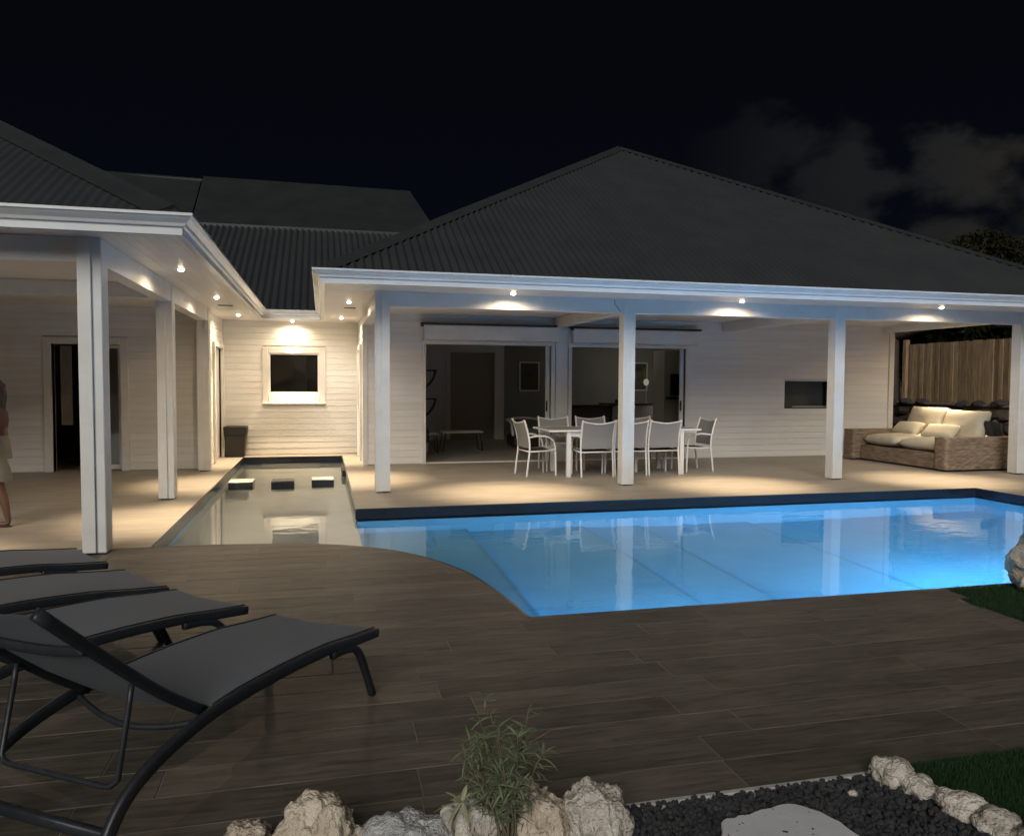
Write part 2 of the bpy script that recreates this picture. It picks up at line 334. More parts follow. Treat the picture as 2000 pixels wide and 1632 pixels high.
    def mesh(s, name, off=Vector((0, 0, 0)), bevel=0.0, smooth=False, seg=1):
        me = bpy.data.meshes.new(name); me.from_pydata([(p[0] - off[0], p[1] - off[1], p[2] - off[2]) for p in s.v], [], s.f)
        bm = bmesh.new(); bm.from_mesh(me); bmesh.ops.recalc_face_normals(bm, faces=bm.faces)
        if bevel: bmesh.ops.bevel(bm, geom=[e for e in bm.edges if len(e.link_faces) == 2 and e.calc_face_angle(0) > 0.5], offset=bevel, segments=seg, affect='EDGES', profile=0.5)
        bm.to_mesh(me); bm.free()
        if smooth:
            me.polygons.foreach_set('use_smooth', [True] * len(me.polygons))
        me.update(); return me
    def build(s, name, material, parent=None, bevel=0.0, smooth=False, world=True, seg=1):
        """world=True: vertices are in world space (parents unrotated); else local"""
        off = wloc(parent) if (parent and world) else Vector((0, 0, 0))
        return link(name, s.mesh(name, off, bevel, smooth, seg), material, parent)
def structure(o): o['kind'] = 'structure'; return o

# ================================================================== ground, deck, terrace, pool
WZ = -0.12                                  # water level
DECK_END = 7.45                             # where planks meet the terrace tiles
PX0, PX1, PY0, PY1 = 0.39, 9.22, 4.68, 9.19 # pool
CX0, CY1 = -1.51, 15.85                     # shallow channel towards the rear wall
curve = [(1.27, 4.68), (1.255, 4.86), (1.215, 5.24), (1.12, 5.83), (0.98, 6.24), (0.81, 6.57), (0.57, 6.88), (0.33, 7.07), (-0.02, 7.25), (-0.54, 7.37), (-1.05, 7.44), (-1.51, 7.45)]
def smooth_curve(pts, sub=4):
    o = []
    for i in range(len(pts) - 1):
        p0 = pts[max(i - 1, 0)]; p1 = pts[i]; p2 = pts[i + 1]; p3 = pts[min(i + 2, len(pts) - 1)]
        for k in range(sub):
            t = k / sub
            o.append(tuple(0.5 * (2 * b + (c - a) * t + (2 * a - 5 * b + 4 * c - d) * t * t + (3 * b - a - 3 * c + d) * t ** 3) for a, b, c, d in zip(p0, p1, p2, p3)))
    return o + [pts[-1]]
CURVE = smooth_curve(curve)
def curve_x(y):
    if y <= CURVE[0][1]: return 99.0
    for (x0, y0), (x1, y1) in zip(CURVE, CURVE[1:]):
        if y0 <= y <= y1: return x0 + (x1 - x0) * (y - y0) / max(y1 - y0, 1e-6)
    return -1.51

g = MB()
hx0, hx1, hy0, hy1 = -2.2, 9.6, 3.9, 16.2
for x0, x1, y0, y1 in ((-300, hx0, -60, 400), (hx1, 300, -60, 400), (hx0, hx1, -60, hy0), (hx0, hx1, hy1, 400)):
    g.add([(x0, y0, -0.06), (x1, y0, -0.06), (x1, y1, -0.06), (x0, y1, -0.06)], [(0, 1, 2, 3)])
structure(g.build('ground', 'ground'))

t = MB()
t.box(-12, CX0, DECK_END, 21, -0.30, 0.0)
t.box(CX0, PX0, CY1, 16.6, -0.30, 0.0)
t.box(PX0, 12.6, PY1, 14.08, -0.30, 0.0)
t.box(PX0, 0.9, 14.08, 16.6, -0.30, 0.0)
t.box(PX1, 12.6, PY0, PY1, -0.30, 0.0)
structure(t.build('terrace', 'terrace'))

# deck: grout bed and every plank in view as its own piece
deck = MB()
deck.prism([(-12, 2.5), (4.2, 2.5), (4.30, 3.2), (4.28, 3.9), (4.3, 4.3), (4.42, 4.66), (9.3, 4.66), (9.3, PY0), (1.27, PY0)] + CURVE[1:] + [(-1.51, DECK_END), (-12, DECK_END)], -0.20, -0.0025)
deck = structure(deck.build('deck', 'grout'))
PITCH = 0.2125; PLEN = 1.2; GAP = 0.0045
plank_mesh = {}
def plank_full(v):
    if v not in plank_mesh:
        m = MB().box(0, PLEN - GAP, 0, PITCH - GAP, -0.02, 0.0).mesh('plank', bevel=0.0015); plank_mesh[v] = m
    return plank_mesh[v]
rows = int((DECK_END - 2.5) / PITCH) + 1
known = {0: 1.54, 1: 1.55, 2: 1.81, 3: 1.58, 4: 1.88, 6: 0.47}
plist = []
for r in range(rows):
    y0 = 2.5 + r * PITCH; y1 = min(y0 + PITCH - GAP, DECK_END)
    if y1 - y0 < 0.02: continue
    off = known.get(r, random.uniform(0, PLEN))
    ym = (y0 + y1) / 2
    xl = -0.95 * ym - 0.6; xr = min(1.28 * ym + 0.7, 4.31 if ym < 4.40 else (4.42 if ym < 4.57 else 99))
    k0 = math.floor((xl - off) / PLEN)
    x = off + k0 * PLEN
    while x < xr:
        a, b = x, x + PLEN - GAP
        # clip against the pool and the curved edge
        full = True
        if y1 > PY0:
            ys = [y0 + (y1 - y0) * i / 8 for i in range(9)]; L_, R2 = [], []
            for yy in ys:
                lim = curve_x(yy) if yy > PY0 else (curve_x(PY0 + 1e-4) if y0 > PY0 - PITCH and yy >= PY0 else 99)
                if lim > a + 0.01: L_.append((a, yy)); R2.append((min(b, lim - 0.004), yy))
            if y0 < PY0 < y1 and b > curve[0][0]:      # the row along the pool's near edge
                L_ = [(a, y0), (a, PY0 - 0.004)]; R2 = [(b, y0), (b, PY0 - 0.004)]
                if a < curve[0][0]:
                    poly = [(a, y0), (b, y0), (b, PY0 - 0.004), (curve[0][0] - 0.004, PY0 - 0.004), (curve[0][0] - 0.004, y1), (a, y1)]
                    plist.append(poly); x += PLEN; continue
                full = False
            elif len(L_) < 9 or min(p[0] for p in R2) < b - 0.001: full = False
            if not full:
                if len(L_) >= 2 and max(p[0] for p in R2) - a > 0.02:
                    plist.append(L_[:1] + R2 + list(reversed(L_))[:-1])
                x += PLEN; continue
        elif b > xr and xr >= 4.3:
            if xr - a > 0.03: plist.append([(a, y0), (xr, y0), (xr, y1), (a, y1)])
            x += PLEN; continue
        o = link('plank', plank_full(0), 'plank', deck, (a, y0, random.uniform(-0.0008, 0.0008)))
        x += PLEN
for poly in plist:
    o0 = poly[0]; me = MB().prism([(px - o0[0], py - o0[1]) for px, py in poly], -0.02, 0.0).mesh('plank')
    link('plank', me, 'plank', deck, (o0[0], o0[1], 0))

# pool basin
outline = [(PX1, PY0), (PX1, PY1), (PX0, PY1), (PX0, CY1), (CX0, CY1)] + list(reversed(CURVE))   # counter-clockwise
def wall_ring(z0, z1, inset):
    m = MB(); n = len(outline)
    P = [Vector(p) for p in outline]
    v = [(p.x, p.y, z0) for p in P] + [(p.x, p.y, z1) for p in P]
    return m.add(v, [(i, (i + 1) % n, n + (i + 1) % n, n + i) for i in range(n)])
basin = structure(wall_ring(-1.75, -0.13, 0).build('pool_basin', 'pool'))
b = MB()
for x0, x1, z in ((0.39, 1.70, -0.95), (1.70, 3.2, -1.10), (3.2, 3.95, -1.20), (3.95, 5.5, -1.32), (5.5, 9.24, -1.50)):
    b.box(x0, x1, 4.6, 9.24, -1.8, z)
b.build('floor', 'pool', basin)
for x, z in ((1.70, -0.95), (3.2, -1.10), (3.95, -1.20), (5.5, -1.32)): MB().box(x - 0.035, x + 0.003, PY0, PY1, z - 0.01, z + 0.004).build('floor_seam', 'seam', basin)
b = MB().box(-1.55, 0.388, 7.0, 15.9, -1.8, -0.46); b.box(-1.55, 0.388, 4.6, 7.0, -1.8, -0.72)
b.build('shallow_floor', 'channel', basin)
MB().box(-1.15, -0.05, 15.0, 15.8, -0.46, -0.24).build('step', 'channel', basin)
MB().box(-1.13, -0.07, 15.01, 15.05, -0.239, -0.232).build('step_edge', 'tile_dark', basin)
# waterline tiles, proud of the walls below
band = MB().sweep([(0.0, -0.135), (-0.02, -0.135), (-0.02, -0.003), (0.0, -0.003)], [(1.27, PY0 + 0.0)] + outline[:5] + [(CX0, DECK_END)])
band.build('waterline_tiles', 'tile_dark', basin)
MB().sweep([(0.0, -0.135), (-0.02, -0.135), (-0.02, -0.003), (0.0, -0.003)], list(reversed(CURVE))).build('waterline_tiles', 'tile_dark', basin)
MB().box(0.32, 0.366, 13.2, 13.95, -0.10, -0.004).build('overflow_grille', 'black', basin)
wm = bpy.data.meshes.new('water'); wm.from_pydata([(x, y, WZ) for x, y in outline], [], [tuple(range(len(outline)))])
structure(link('water', wm, 'water'))

# ================================================================== lights of the place
WARM = (1.0, 0.775, 0.52)
def downlight(x, y, label, power=300, group='recessed downlights in the soffits', z=2.70, size=174):
    root = empty('downlight', (x, y, z)); tag(root, label, 'downlight', group)
    MB().lathe([(0.036, -0.001), (0.052, -0.001), (0.052, -0.005), (0.046, -0.008), (0.036, -0.008)], 20).build('trim_ring', 'white_alu', root, world=False, smooth=True)
    MB().lathe([(0.0005, -0.030), (0.014, -0.028), (0.026, -0.021), (0.034, -0.010), (0.035, -0.001)], 20).build('lens', 'lamp', root, world=False, smooth=True)
    for nm, sz, pw in (('beam', 58, power), ('spill', size, power * 0.09)):
        d = bpy.data.lights.new('downlight_' + nm, 'SPOT'); d.energy = pw; d.color = WARM; d.spot_size = R_(sz); d.spot_blend = 1.0; d.shadow_soft_size = 0.03
        lo = bpy.data.objects.new(nm, d); COL.objects.link(lo); lo.parent = root; lo.location = (0, 0, -0.062 if nm == 'beam' else -0.040)
        if nm == 'spill': d.shadow_soft_size = 0.008
    return root
FP = 780
downlight(2.51, 10.13, 'lit downlight between the first two front columns of the wide house', FP)
downlight(5.94, 10.13, 'lit downlight above the dining chairs between the second and third front columns', FP)
downlight(9.36, 10.08, 'lit downlight in front of the wicker daybed by the rightmost column', FP)
downlight(-1.47, 8.97, 'nearest and brightest lit downlight in the left eave over the walkway', FP)
downlight(-1.47, 11.85, 'middle lit downlight in the left eave before the dark soffit vent', FP)
downlight(-1.47, 14.83, 'farthest lit downlight in the left eave near the rear wall', FP)
downlight(0.40, 11.94, 'lit downlight in the short eave beside the first column right of the channel', FP)
downlight(0.36, 14.95, 'lit downlight in the short eave close to the rear wall right of the window', FP)
downlight(-0.57, 16.02, 'lit downlight in the rear eave straight above the square window', 600)
downlight(-3.65, 7.05, 'lit downlight in the front eave of the left house beyond the frame', FP)
downlight(11.95, 12.2, 'lit downlight in the side eave behind the wicker daybed', 1300, size=172)

def pool_light(x, label, power):
    root = empty('pool_light', (x, PY0 + 0.021, -0.55)); tag(root, label, 'pool light', 'underwater pool lights')
    rot = Matrix.Rotation(R_(-90), 4, 'X')
    for nm, prof, m in (('rim', [(0.10, 0.0), (0.135, 0.0), (0.135, 0.015), (0.10, 0.02)], 'white_alu'), ('lens', [(0.0005, 0.001), (0.10, 0.001), (0.095, 0.012), (0.0005, 0.016)], 'pool_lamp')):
        b = MB().lathe(prof, 28); b.v = [tuple(rot @ Vector(p)) for p in b.v]; b.build(nm, m, root, world=False, smooth=True)
    d = bpy.data.lights.new('pool_beam', 'POINT'); d.shadow_soft_size = 0.08; d.energy = power; d.color = (0.20, 0.58, 1.0)
    lo = bpy.data.objects.new('beam', d); COL.objects.link(lo); lo.parent = root; lo.location = (0, 0.14, 0)
pool_light(2.9, 'blue underwater light on the near pool wall towards the curved edge', 95)
pool_light(6.4, 'blue underwater light on the near pool wall towards the boulder', 680)

# small brass floor lights by the rear wall
for x, y, lb in ((-1.78, 16.0, 'tiny lit floor light beside the dark planter'), (0.62, 16.08, 'tiny lit floor light in the right corner by the rear wall')):
    r = empty('floor_light', (x, y, 0.0)); tag(r, lb, 'floor light', 'tiny floor lights along the rear wall')
    MB().lathe([(0.012, 0.0), (0.026, 0.0), (0.026, 0.006), (0.014, 0.008)], 16).build('trim_ring', 'steel', r, world=False, smooth=True)
    MB().lathe([(0.0005, 0.002), (0.013, 0.002), (0.013, 0.005), (0.0005, 0.006)], 14).build('lens', 'lamp', r, world=False)

# ================================================================== building helpers
ROWH = 0.1225
board_cache = {}
def board_mesh(ln, ax):
    key = (round(ln, 3), ax)
    if key not in board_cache:
        h = ROWH - 0.0045; a, c = 0.0165, 0.0125
        sec = [(0.0, 0.0), (a, 0.0), (a, 0.004), (c, h), (0.0, h)]   # (proud, z)
        m = MB(); n = len(sec)
        if ax == '-y': f = lambda t, p: (t, -p[0], p[1])
        elif ax == '+x': f = lambda t, p: (p[0], t, p[1])
        else: f = lambda t, p: (-p[0], t, p[1])
        v = [f(0, p) for p in sec] + [f(ln, p) for p in sec]
        m.add(v, [tuple(range(n)), tuple(reversed(range(n, 2 * n)))] + [(i, n + i, n + (i + 1) % n, (i + 1) % n) for i in range(n)])
        board_cache[key] = m.mesh('board')
    return board_cache[key]
def boarded(wall, ax, fixed, a, b, z0, z1, holes=(), jit=0.0006):
    """separate siding boards on one wall; holes = (a0,a1,z0,z1)"""
    off = wloc(wall); z = z0
    while z < z1 - 0.02:
        segs = [(a, b)]
        for h0, h1, hz0, hz1 in holes:
            if z + ROWH > hz0 + 0.03 and z < hz1 - 0.03:
                ns = []
                for s0, s1 in segs:
                    if h1 <= s0 or h0 >= s1: ns.append((s0, s1)); continue
                    if h0 - s0 > 0.01: ns.append((s0, h0))
                    if s1 - h1 > 0.01: ns.append((h1, s1))
                segs = ns
        for s0, s1 in segs:
            j = random.uniform(-jit, jit)
            loc = (s0, fixed + j, z) if ax == '-y' else (fixed + j, s0, z)
            link('board', board_mesh(s1 - s0, ax), 'board', wall, Vector(loc) - off)
        z += ROWH
def corrugated(name, parent, eave, du, slope_dir, rise, umax, vmax_fn, material='roof', pitch=0.107, amp=0.016, sheet=8.4):
    """eave: start point; du: unit vector along the eave; slope_dir: unit horizontal uphill; vmax_fn(u) = horizontal run"""
    E = Vector(eave); du = Vector(du); sdv = Vector(slope_dir); nrm = Vector((-sdv.x * rise, -sdv.y * rise, 1)).normalized()
    nshape = 8; step = pitch / nshape; ns = int(umax / step); per = int(sheet * nshape)
    i = 0
    while i < ns:
        j = min(i + per, ns); V = []; F = []; ok = False
        for k in range(i, j + 1):
            u = k * step; vm = max(vmax_fn(u), 0.0); h = amp * math.cos(2 * math.pi * u / pitch)
            p = E + du * u + nrm * h; q = p + sdv * vm + Vector((0, 0, rise * vm))
            V += [p, q]; ok |= vm > 0.02
        n = j - i
        F = [(2 * k, 2 * k + 2, 2 * k + 3, 2 * k + 1) for k in range(n)]
        if ok: MB().add(V, F).build(name, material, parent, smooth=True)
        i = j
def hip_cap(parent, p0, p1, width=0.17, lift=0.018, up=Vector((0, 0, 1))):
    p0 = Vector(p0); p1 = Vector(p1); d = (p1 - p0).normalized(); s = d.cross(up).normalized(); m = MB()
    p0 = p0 + (p1 - p0) * 0.018; sl_ = 0.418
    prof = [(-width, -width * sl_ + lift), (-width * 0.3, -width * 0.3 * sl_ + lift + 0.004), (0, lift + 0.014), (width * 0.3, -width * 0.3 * sl_ + lift + 0.004), (width, -width * sl_ + lift)]
    v = []
    for p in (p0, p1): v += [p + s * a + Vector((0, 0, b)) for a, b in prof]
    m.add(v, [(i, i + 1, 6 + i, 5 + i) for i in range(4)])
    lo_ = [p0 + s * -width + Vector((0, 0, -0.085)), p0 + s * width + Vector((0, 0, -0.085))]
    m.add(v[:5] + lo_, [(0, 1, 2, 3, 4, 6, 5)]); m.build('hip_cap', 'cap', parent)
GUT = [(0.0, 2.735), (0.045, 2.735), (0.062, 2.742), (0.072, 2.765), (0.105, 2.795), (0.118, 2.812), (0.130, 2.815), (0.130, 2.838), (0.118, 2.838), (0.112, 2.822), (0.02, 2.80), (0.0, 2.838)]
FAS = [(-0.02, 2.675), (0.038, 2.675), (0.038, 2.7335), (-0.001, 2.7335), (-0.001, 2.84), (-0.02, 2.84)]
def col_base(parent, x, y, zt, w, d, side):
    """timber column with a proud cover board, standing on a small dark foot"""
    c = MB().box(x - w / 2, x + w / 2, y - d / 2, y + d / 2, 0.012, zt).build('column', 'white', parent, bevel=0.006)
    s0, s1 = (x - w / 2 - 0.004, x + 0.012) if side < 0 else (x - 0.012, x + w / 2 + 0.004)
    MB().box(s0, s1, y - d / 2 - 0.026, y - d / 2 - 0.001, 0.02, zt - 0.004).build('cover_board', 'white', c, bevel=0.004)
    MB().box(x - w / 2 + 0.02, x + w / 2 - 0.02, y - d / 2 + 0.01, y + d / 2 - 0.02, 0.0, 0.0125).build('foot', 'black', c)
    return c

# ================================================================== the wide house right of the channel
H1 = empty('house', (6.2, 12.0, 0.0))
tag(H1, 'wide white boarded house with pyramid roof and open porch behind the pool', 'house')
EX0, EX1, EY0, EY1 = 0.02, 12.38, 9.55, 21.8           # fascia lines
wl = MB().box(0.74, 11.70, 13.97, 14.10, 0, 2.70)
# front wall, built as pieces round its openings
D1 = (1.83, 4.20, 0.0, 2.18); D2 = (4.61, 6.97, 0.0, 2.17); TVH = (9.19, 10.42, 0.99, 1.55)
wl = MB()
for x0, x1, z0, z1 in ((0.74, 1.83, 0, 2.7), (1.83, 4.20, 2.18, 2.7), (4.20, 4.61, 0, 2.7), (4.61, 6.97, 2.17, 2.7), (6.97, 9.19, 0, 2.7), (9.19, 10.42, 0, 0.99), (9.19, 10.42, 1.55, 2.7), (10.42, 11.70, 0, 2.7)):
    wl.box(x0, x1, 13.97, 14.10, z0, z1)
W1 = wl.build('front_wall', 'groove', H1)
boarded(W1, '-y', 13.97, 0.74, 11.70, 0.012, 2.69, [(1.76, 4.27, -1, 2.25), (4.54, 7.04, -1, 2.24), TVH, (4.27, 4.54, -1, 3)])
MB().box(4.29, 4.52, 13.93, 13.97, 0.0, 2.70).build('pilaster', 'white', H1, bevel=0.004)
MB().box(11.66, 11.78, 13.92, 14.12, 0.0, 2.58).build('corner_board', 'white', H1, bevel=0.004)
MB().box(0.70, 0.79, 13.93, 14.0, 0.0, 2.69).build('corner_board', 'white', H1, bevel=0.004)
# side wall along the channel, with a cased doorway
sw = MB().box(0.74, 0.86, 14.10, 16.28, 0, 2.70).build('side_wall', 'groove', H1)
boarded(sw, '-x', 0.74, 14.0, 16.28, 0.012, 2.69, [(14.75, 15.75, -1, 2.2)])
cs = MB(); cs.box(0.68, 0.74, 14.75, 14.85, 0, 2.2).box(0.68, 0.74, 15.65, 15.75, 0, 2.2).box(0.68, 0.74, 14.85, 15.65, 2.1, 2.2)
cs.build('door_casing', 'white', H1, bevel=0.003)
dr = MB().box(0.715, 0.74, 14.85, 15.65, 0.01, 2.1).build('door', 'white', H1)
MB().tube([(0.715, 14.93, 1.0), (0.67, 14.93, 1.0), (0.67, 15.05, 1.0)], 0.009, 8).build('handle', 'steel', dr, smooth=True)
# remaining outer walls (behind)
bw = MB(); bw.box(0.86, 11.70, 21.2, 21.3, 0, 2.7); bw.box(11.58, 11.70, 14.10, 21.2, 0, 2.7); bw.box(0.76, 0.86, 16.28, 21.2, 0, 2.7)
bw.build('rear_wall', 'inwall', H1)
MB().box(0.86, 11.58, 14.10, 21.2, 2.62, 2.70).build('ceiling', 'inwall', H1)
MB().box(0.86, 11.58, 14.10, 21.2, -0.02, 0.004).build('interior_floor', 'infloor', H1)
# soffit and porch ceiling
sf = MB(); sf.box(EX0, EX1, EY0, 13.97, 2.702, 2.73); sf.box(EX0, 0.74, 13.97, 16.3, 2.702, 2.73); sf.box(11.70, EX1, 13.97, 21.8, 2.702, 2.73)
S1 = sf.build('soffit', 'soffit', H1)
for k in range(9): MB().box(EX0 + 0.015, EX1 - 0.015, EY0 + 0.1 * k + 0.008, EY0 + 0.1 * k + 0.0995, 2.6995, 2.7025).build('soffit_board', 'soffit', S1)
for k in range(7):
    MB().box(EX0 + 0.012 + 0.1 * k, EX0 + 0.1 * k + 0.104, 10.47, 16.28, 2.6995, 2.7025).build('soffit_board', 'soffit', S1)
MB().box(0.36, 0.54, 12.90, 12.97, 2.69, 2.6995).build('soffit_vent', 'black', S1)
# beams
MB().box(0.70, 11.48, 10.42, 10.60, 2.50, 2.70).build('front_beam', 'white', H1, bevel=0.004)
MB().box(0.70, 0.88, 10.60, 13.95, 2.50, 2.70).build('side_beam', 'white', H1, bevel=0.004)
MB().box(11.50, 11.72, 10.42, 13.92, 2.58, 2.70).build('side_beam', 'white', H1, bevel=0.004)
for x in (4.32, 7.82): MB().box(x - 0.07, x + 0.07, 10.60, 13.93, 2.52, 2.70).build('cross_beam', 'white', H1, bevel=0.004)
for x in (0.785, 4.32, 7.83, 11.37): col_base(H1, x, 10.52, 2.70, 0.19, 0.17, 1 if x < 1 else (-1 if x > 4 else 1))
# further column right of frame keeps the porch believable
# a stray wire by the second column
MB().tube([(4.08, 10.405, 2.69), (4.07, 10.40, 2.64), (4.11, 10.40, 2.59), (4.13, 10.40, 2.56), (4.17, 10.40, 2.515)], 0.004, 6).build('loose_wire', 'black', H1)
# fascia and gutter round the eaves
path = [(EX0, 15.3), (EX0, EY0), (EX1, EY0), (EX1, 21.8)]
path_out = path
def gut(parent, path, flip=False):
    MB().sweep(FAS, path).build('fascia', 'gutter', parent)
    MB().sweep(GUT, path).build('gutter', 'gutter', parent)
gut(H1, path)
# pyramid roof
rise = 0.592; ax_, ay_ = 6.2, 15.68; az_ = 2.835
RF = empty('roof', wloc(H1) * -1 + Vector((6.2, 15.68, 2.8)), parent=H1)
x0r, x1r, y0r, y1r = EX0 - 0.07, EX1 + 0.07, EY0 - 0.07, 21.87
wid = x1r - x0r
tri = lambda u: min(u, wid - u)
corrugated('roof_sheet', RF, (x0r, y0r, az_), (1, 0, 0), (0, 1, 0), rise, wid, tri)
corrugated('roof_sheet', RF, (x0r, y1r, az_), (0, -1, 0), (1, 0, 0), rise, y1r - y0r, lambda u: min(u, (y1r - y0r) - u), pitch=0.21)
corrugated('roof_sheet', RF, (x1r, y0r, az_), (0, 1, 0), (-1, 0, 0), rise, y1r - y0r, lambda u: min(u, (y1r - y0r) - u), pitch=0.21)
corrugated('roof_sheet', RF, (x1r, y1r, az_), (-1, 0, 0), (0, -1, 0), rise, wid, tri, pitch=0.21)
apex = ((x0r + x1r) / 2, y0r + wid / 2, az_ + rise * wid / 2)
hip_cap(RF, (x0r, y0r, az_), apex); hip_cap(RF, (x1r, y0r, az_), apex)

def sliding_door(parent, x0, x1, zt, pane_side):
    y = 13.97
    fr = MB(); fr.box(x0 - 0.07, x0, y - 0.035, y + 0.13, 0, zt + 0.07).box(x1, x1 + 0.07, y - 0.035, y + 0.13, 0, zt + 0.07).box(x0, x1, y - 0.035, y + 0.13, zt, zt + 0.07).box(x0, x1, y + 0.02, y + 0.12, 0.0, 0.022)
    d = fr.build('sliding_door', 'white', parent, bevel=0.004)
    mid = (x0 + x1) / 2
    a, b = x1 - 0.085, x1 + 0.0
    MB().box(a, b - 0.003, y + 0.05, y + 0.085, 0.025, zt - 0.004).build('leaf_stile', 'white', d, bevel=0.004)
    MB().box(a + 0.005, a + 0.03, y + 0.02, y + 0.05, 0.95, 1.15).build('handle', 'black', d, bevel=0.004)
    return d
sliding_door(H1, 1.83, 4.20, 2.18, 1); sliding_door(H1, 4.61, 6.97, 2.17, 1)
for x0, x1, z0, z1 in ((1.77, 4.33, 2.255, 2.52), (4.58, 7.18, 2.245, 2.51)):
    sb = MB().box(x0, x1, 13.78, 13.93, z0, z1).build('shutter_box', 'white', H1, bevel=0.012, seg=2)
    MB().box(x0 - 0.05, x1 + 0.02, 13.74, 13.93, z1 + 0.001, z1 + 0.035).build('shutter_cover', 'dark_alu', sb, bevel=0.004)
    MB().box(x0 - 0.05, x0 - 0.003, 13.74, 13.80, z1 - 0.04, z1).build('bracket', 'dark_alu', sb)
# serving hatch with a ledge
hb = MB(); hb.box(9.19, 9.205, 13.955, 14.45, 0.99, 1.55).box(10.405, 10.42, 13.955, 14.45, 0.99, 1.55).box(9.205, 10.405, 13.955, 14.45, 1.535, 1.55).box(9.205, 10.405, 13.955, 14.45, 0.99, 1.005)
hat = hb.build('serving_hatch', 'dark_alu', H1)
MB().box(9.205, 10.405, 14.40, 14.44, 1.005, 1.535).build('hatch_screen', 'tone_panel', hat)
MB().box(9.5, 10.4, 14.15, 14.39, 1.006, 1.03).build('ledge', 'pale_tile', hat)

# rooms behind the sliding doors
iw = MB(); iw.box(0.87, 3.20, 19.6, 19.7, 0.004, 2.62).box(3.20, 4.36, 19.6, 19.7, 2.26, 2.62).box(4.36, 4.62, 19.6, 19.7, 0.004, 2.62)
iw.box(4.52, 4.62, 19.7, 20.7, 0.004, 2.62)
iw.build('inner_wall', 'inwall', H1)
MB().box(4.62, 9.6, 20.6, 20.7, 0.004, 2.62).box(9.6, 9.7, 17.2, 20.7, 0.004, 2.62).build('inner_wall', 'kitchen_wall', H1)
idr = MB().box(3.21, 4.35, 19.63, 19.67, 0.01, 2.25).build('inner_door', 'brown', H1)
MB().tube([(3.3, 19.63, 1.02), (3.3, 19.585, 1.02), (3.42, 19.585, 1.02)], 0.010, 8).build('handle', 'steel', idr, smooth=True)
cas = MB().box(3.10, 3.20, 19.575, 19.6, 0.004, 2.36).box(4.36, 4.46, 19.575, 19.6, 0.004, 2.36).box(3.20, 4.36, 19.575, 19.6, 2.26, 2.36).build('inner_casing', 'inwall', H1)

# ================================================================== rear wing with the square window
H2 = empty('house', (-0.6, 17.0, 0.0)); tag(H2, 'white boarded rear wing with the square window at the end of the shallow channel', 'house')
WX0, WX1, WZ0, WZ1 = -1.05, -0.05, 1.26, 2.07
rw = MB(); rw.box(-1.92, WX0, 16.30, 16.42, 0, 2.70).box(WX1, 0.74, 16.30, 16.42, 0, 2.70).box(WX0, WX1, 16.30, 16.42, 0, WZ0).box(WX0, WX1, 16.30, 16.42, WZ1, 2.70)
W2 = rw.build('front_wall', 'groove', H2)
boarded(W2, '-y', 16.30, -1.90, 0.72, 0.012, 2.69, [(-1.17, 0.07, 1.06, 2.17)])
wf = MB(); wf.box(-1.17, -1.05, 16.268, 16.42, 1.06, 2.17).box(-0.05, 0.07, 16.268, 16.42, 1.06, 2.17).box(-1.05, -0.05, 16.268, 16.42, 2.06, 2.17)
wf.add([(-1.05, 16.240, 1.06), (-0.05, 16.240, 1.06), (-0.05, 16.42, 1.06), (-1.05, 16.42, 1.06), (-1.05, 16.268, 1.24), (-0.05, 16.268, 1.24), (-0.05, 16.42, 1.24), (-1.05, 16.42, 1.24)], [(0, 3, 2, 1), (4, 5, 6, 7), (0, 1, 5, 4), (1, 2, 6, 5), (2, 3, 7, 6), (3, 0, 4, 7)])
WN = wf.build('window', 'white', H2, bevel=0.006)
s = MB(); s.box(-1.05, -1.015, 16.29, 16.34, 1.24, 2.06).box(-0.085, -0.05, 16.29, 16.34, 1.24, 2.06).box(-1.015, -0.085, 16.29, 16.34, 2.03, 2.06).box(-1.015, -0.085, 16.29, 16.34, 1.24, 1.275)
s.build('sash', 'white', WN, bevel=0.004)
MB().box(-1.015, -0.085, 16.312, 16.318, 1.275, 2.03).build('pane', 'glass', WN)
MB().box(-1.18, 0.08, 16.205, 16.28, 1.028, 1.058).build('sill', 'white', WN, bevel=0.006)
for x in (-0.93, -0.14): MB().lathe([(0.0005, -0.004), (0.012, -0.004), (0.012, 0.0), (0.0005, 0.0)], 12, (x, 16.252, 1.15)).build('drain_cap', 'planter', WN)
MB().box(-1.012, -0.32, 16.36, 16.366, 1.28, 2.03).build('tone_panel', 'tone_panel', WN)  # panel added behind the pane to give the glass its lit tone
MB().box(-0.318, -0.09, 16.37, 16.376, 1.28, 2.03).build('tone_panel', 'tone_panel_dark', WN)  # added darker panel, the pane's reflections put into its colour
rm = MB(); rm.box(-1.9, 0.7, 18.6, 18.7, 0, 2.7).box(-1.92, -1.8, 16.42, 18.6, 0, 2.7).box(0.62, 0.74, 16.42, 18.6, 0, 2.7).box(-1.8, 0.62, 16.42, 18.6, 2.6, 2.7).box(-1.8, 0.62, 16.42, 18.6, 0, 0.02)
rm.build('room', 'inwall', H2)
MB().box(-1.13, EX0, 15.3, 16.30, 2.702, 2.73).build('soffit', 'soffit', H2)
gut(H2, [(-1.13, 15.3), (EX0, 15.3)])
R2_ = empty('roof', Vector((-0.6, 18.0, 2.8)) - wloc(H2), parent=H2)
corrugated('roof_sheet', R2_, (-8.0, 15.24, 2.835), (1, 0, 0), (0, 1, 0), 0.535, 10.1, lambda u: 4.5, pitch=0.14, amp=0.020)
def slab(name, m, pts, parent, th=0.05):
    v = [Vector(p) for p in pts]; n = len(v); lo = [p - Vector((0, 0, th)) for p in v]
    MB().add(v + lo, [tuple(range(n)), tuple(reversed(range(n, 2 * n)))] + [(i, (i + 1) % n, n + (i + 1) % n, n + i) for i in range(n)]).build(name, m, parent)
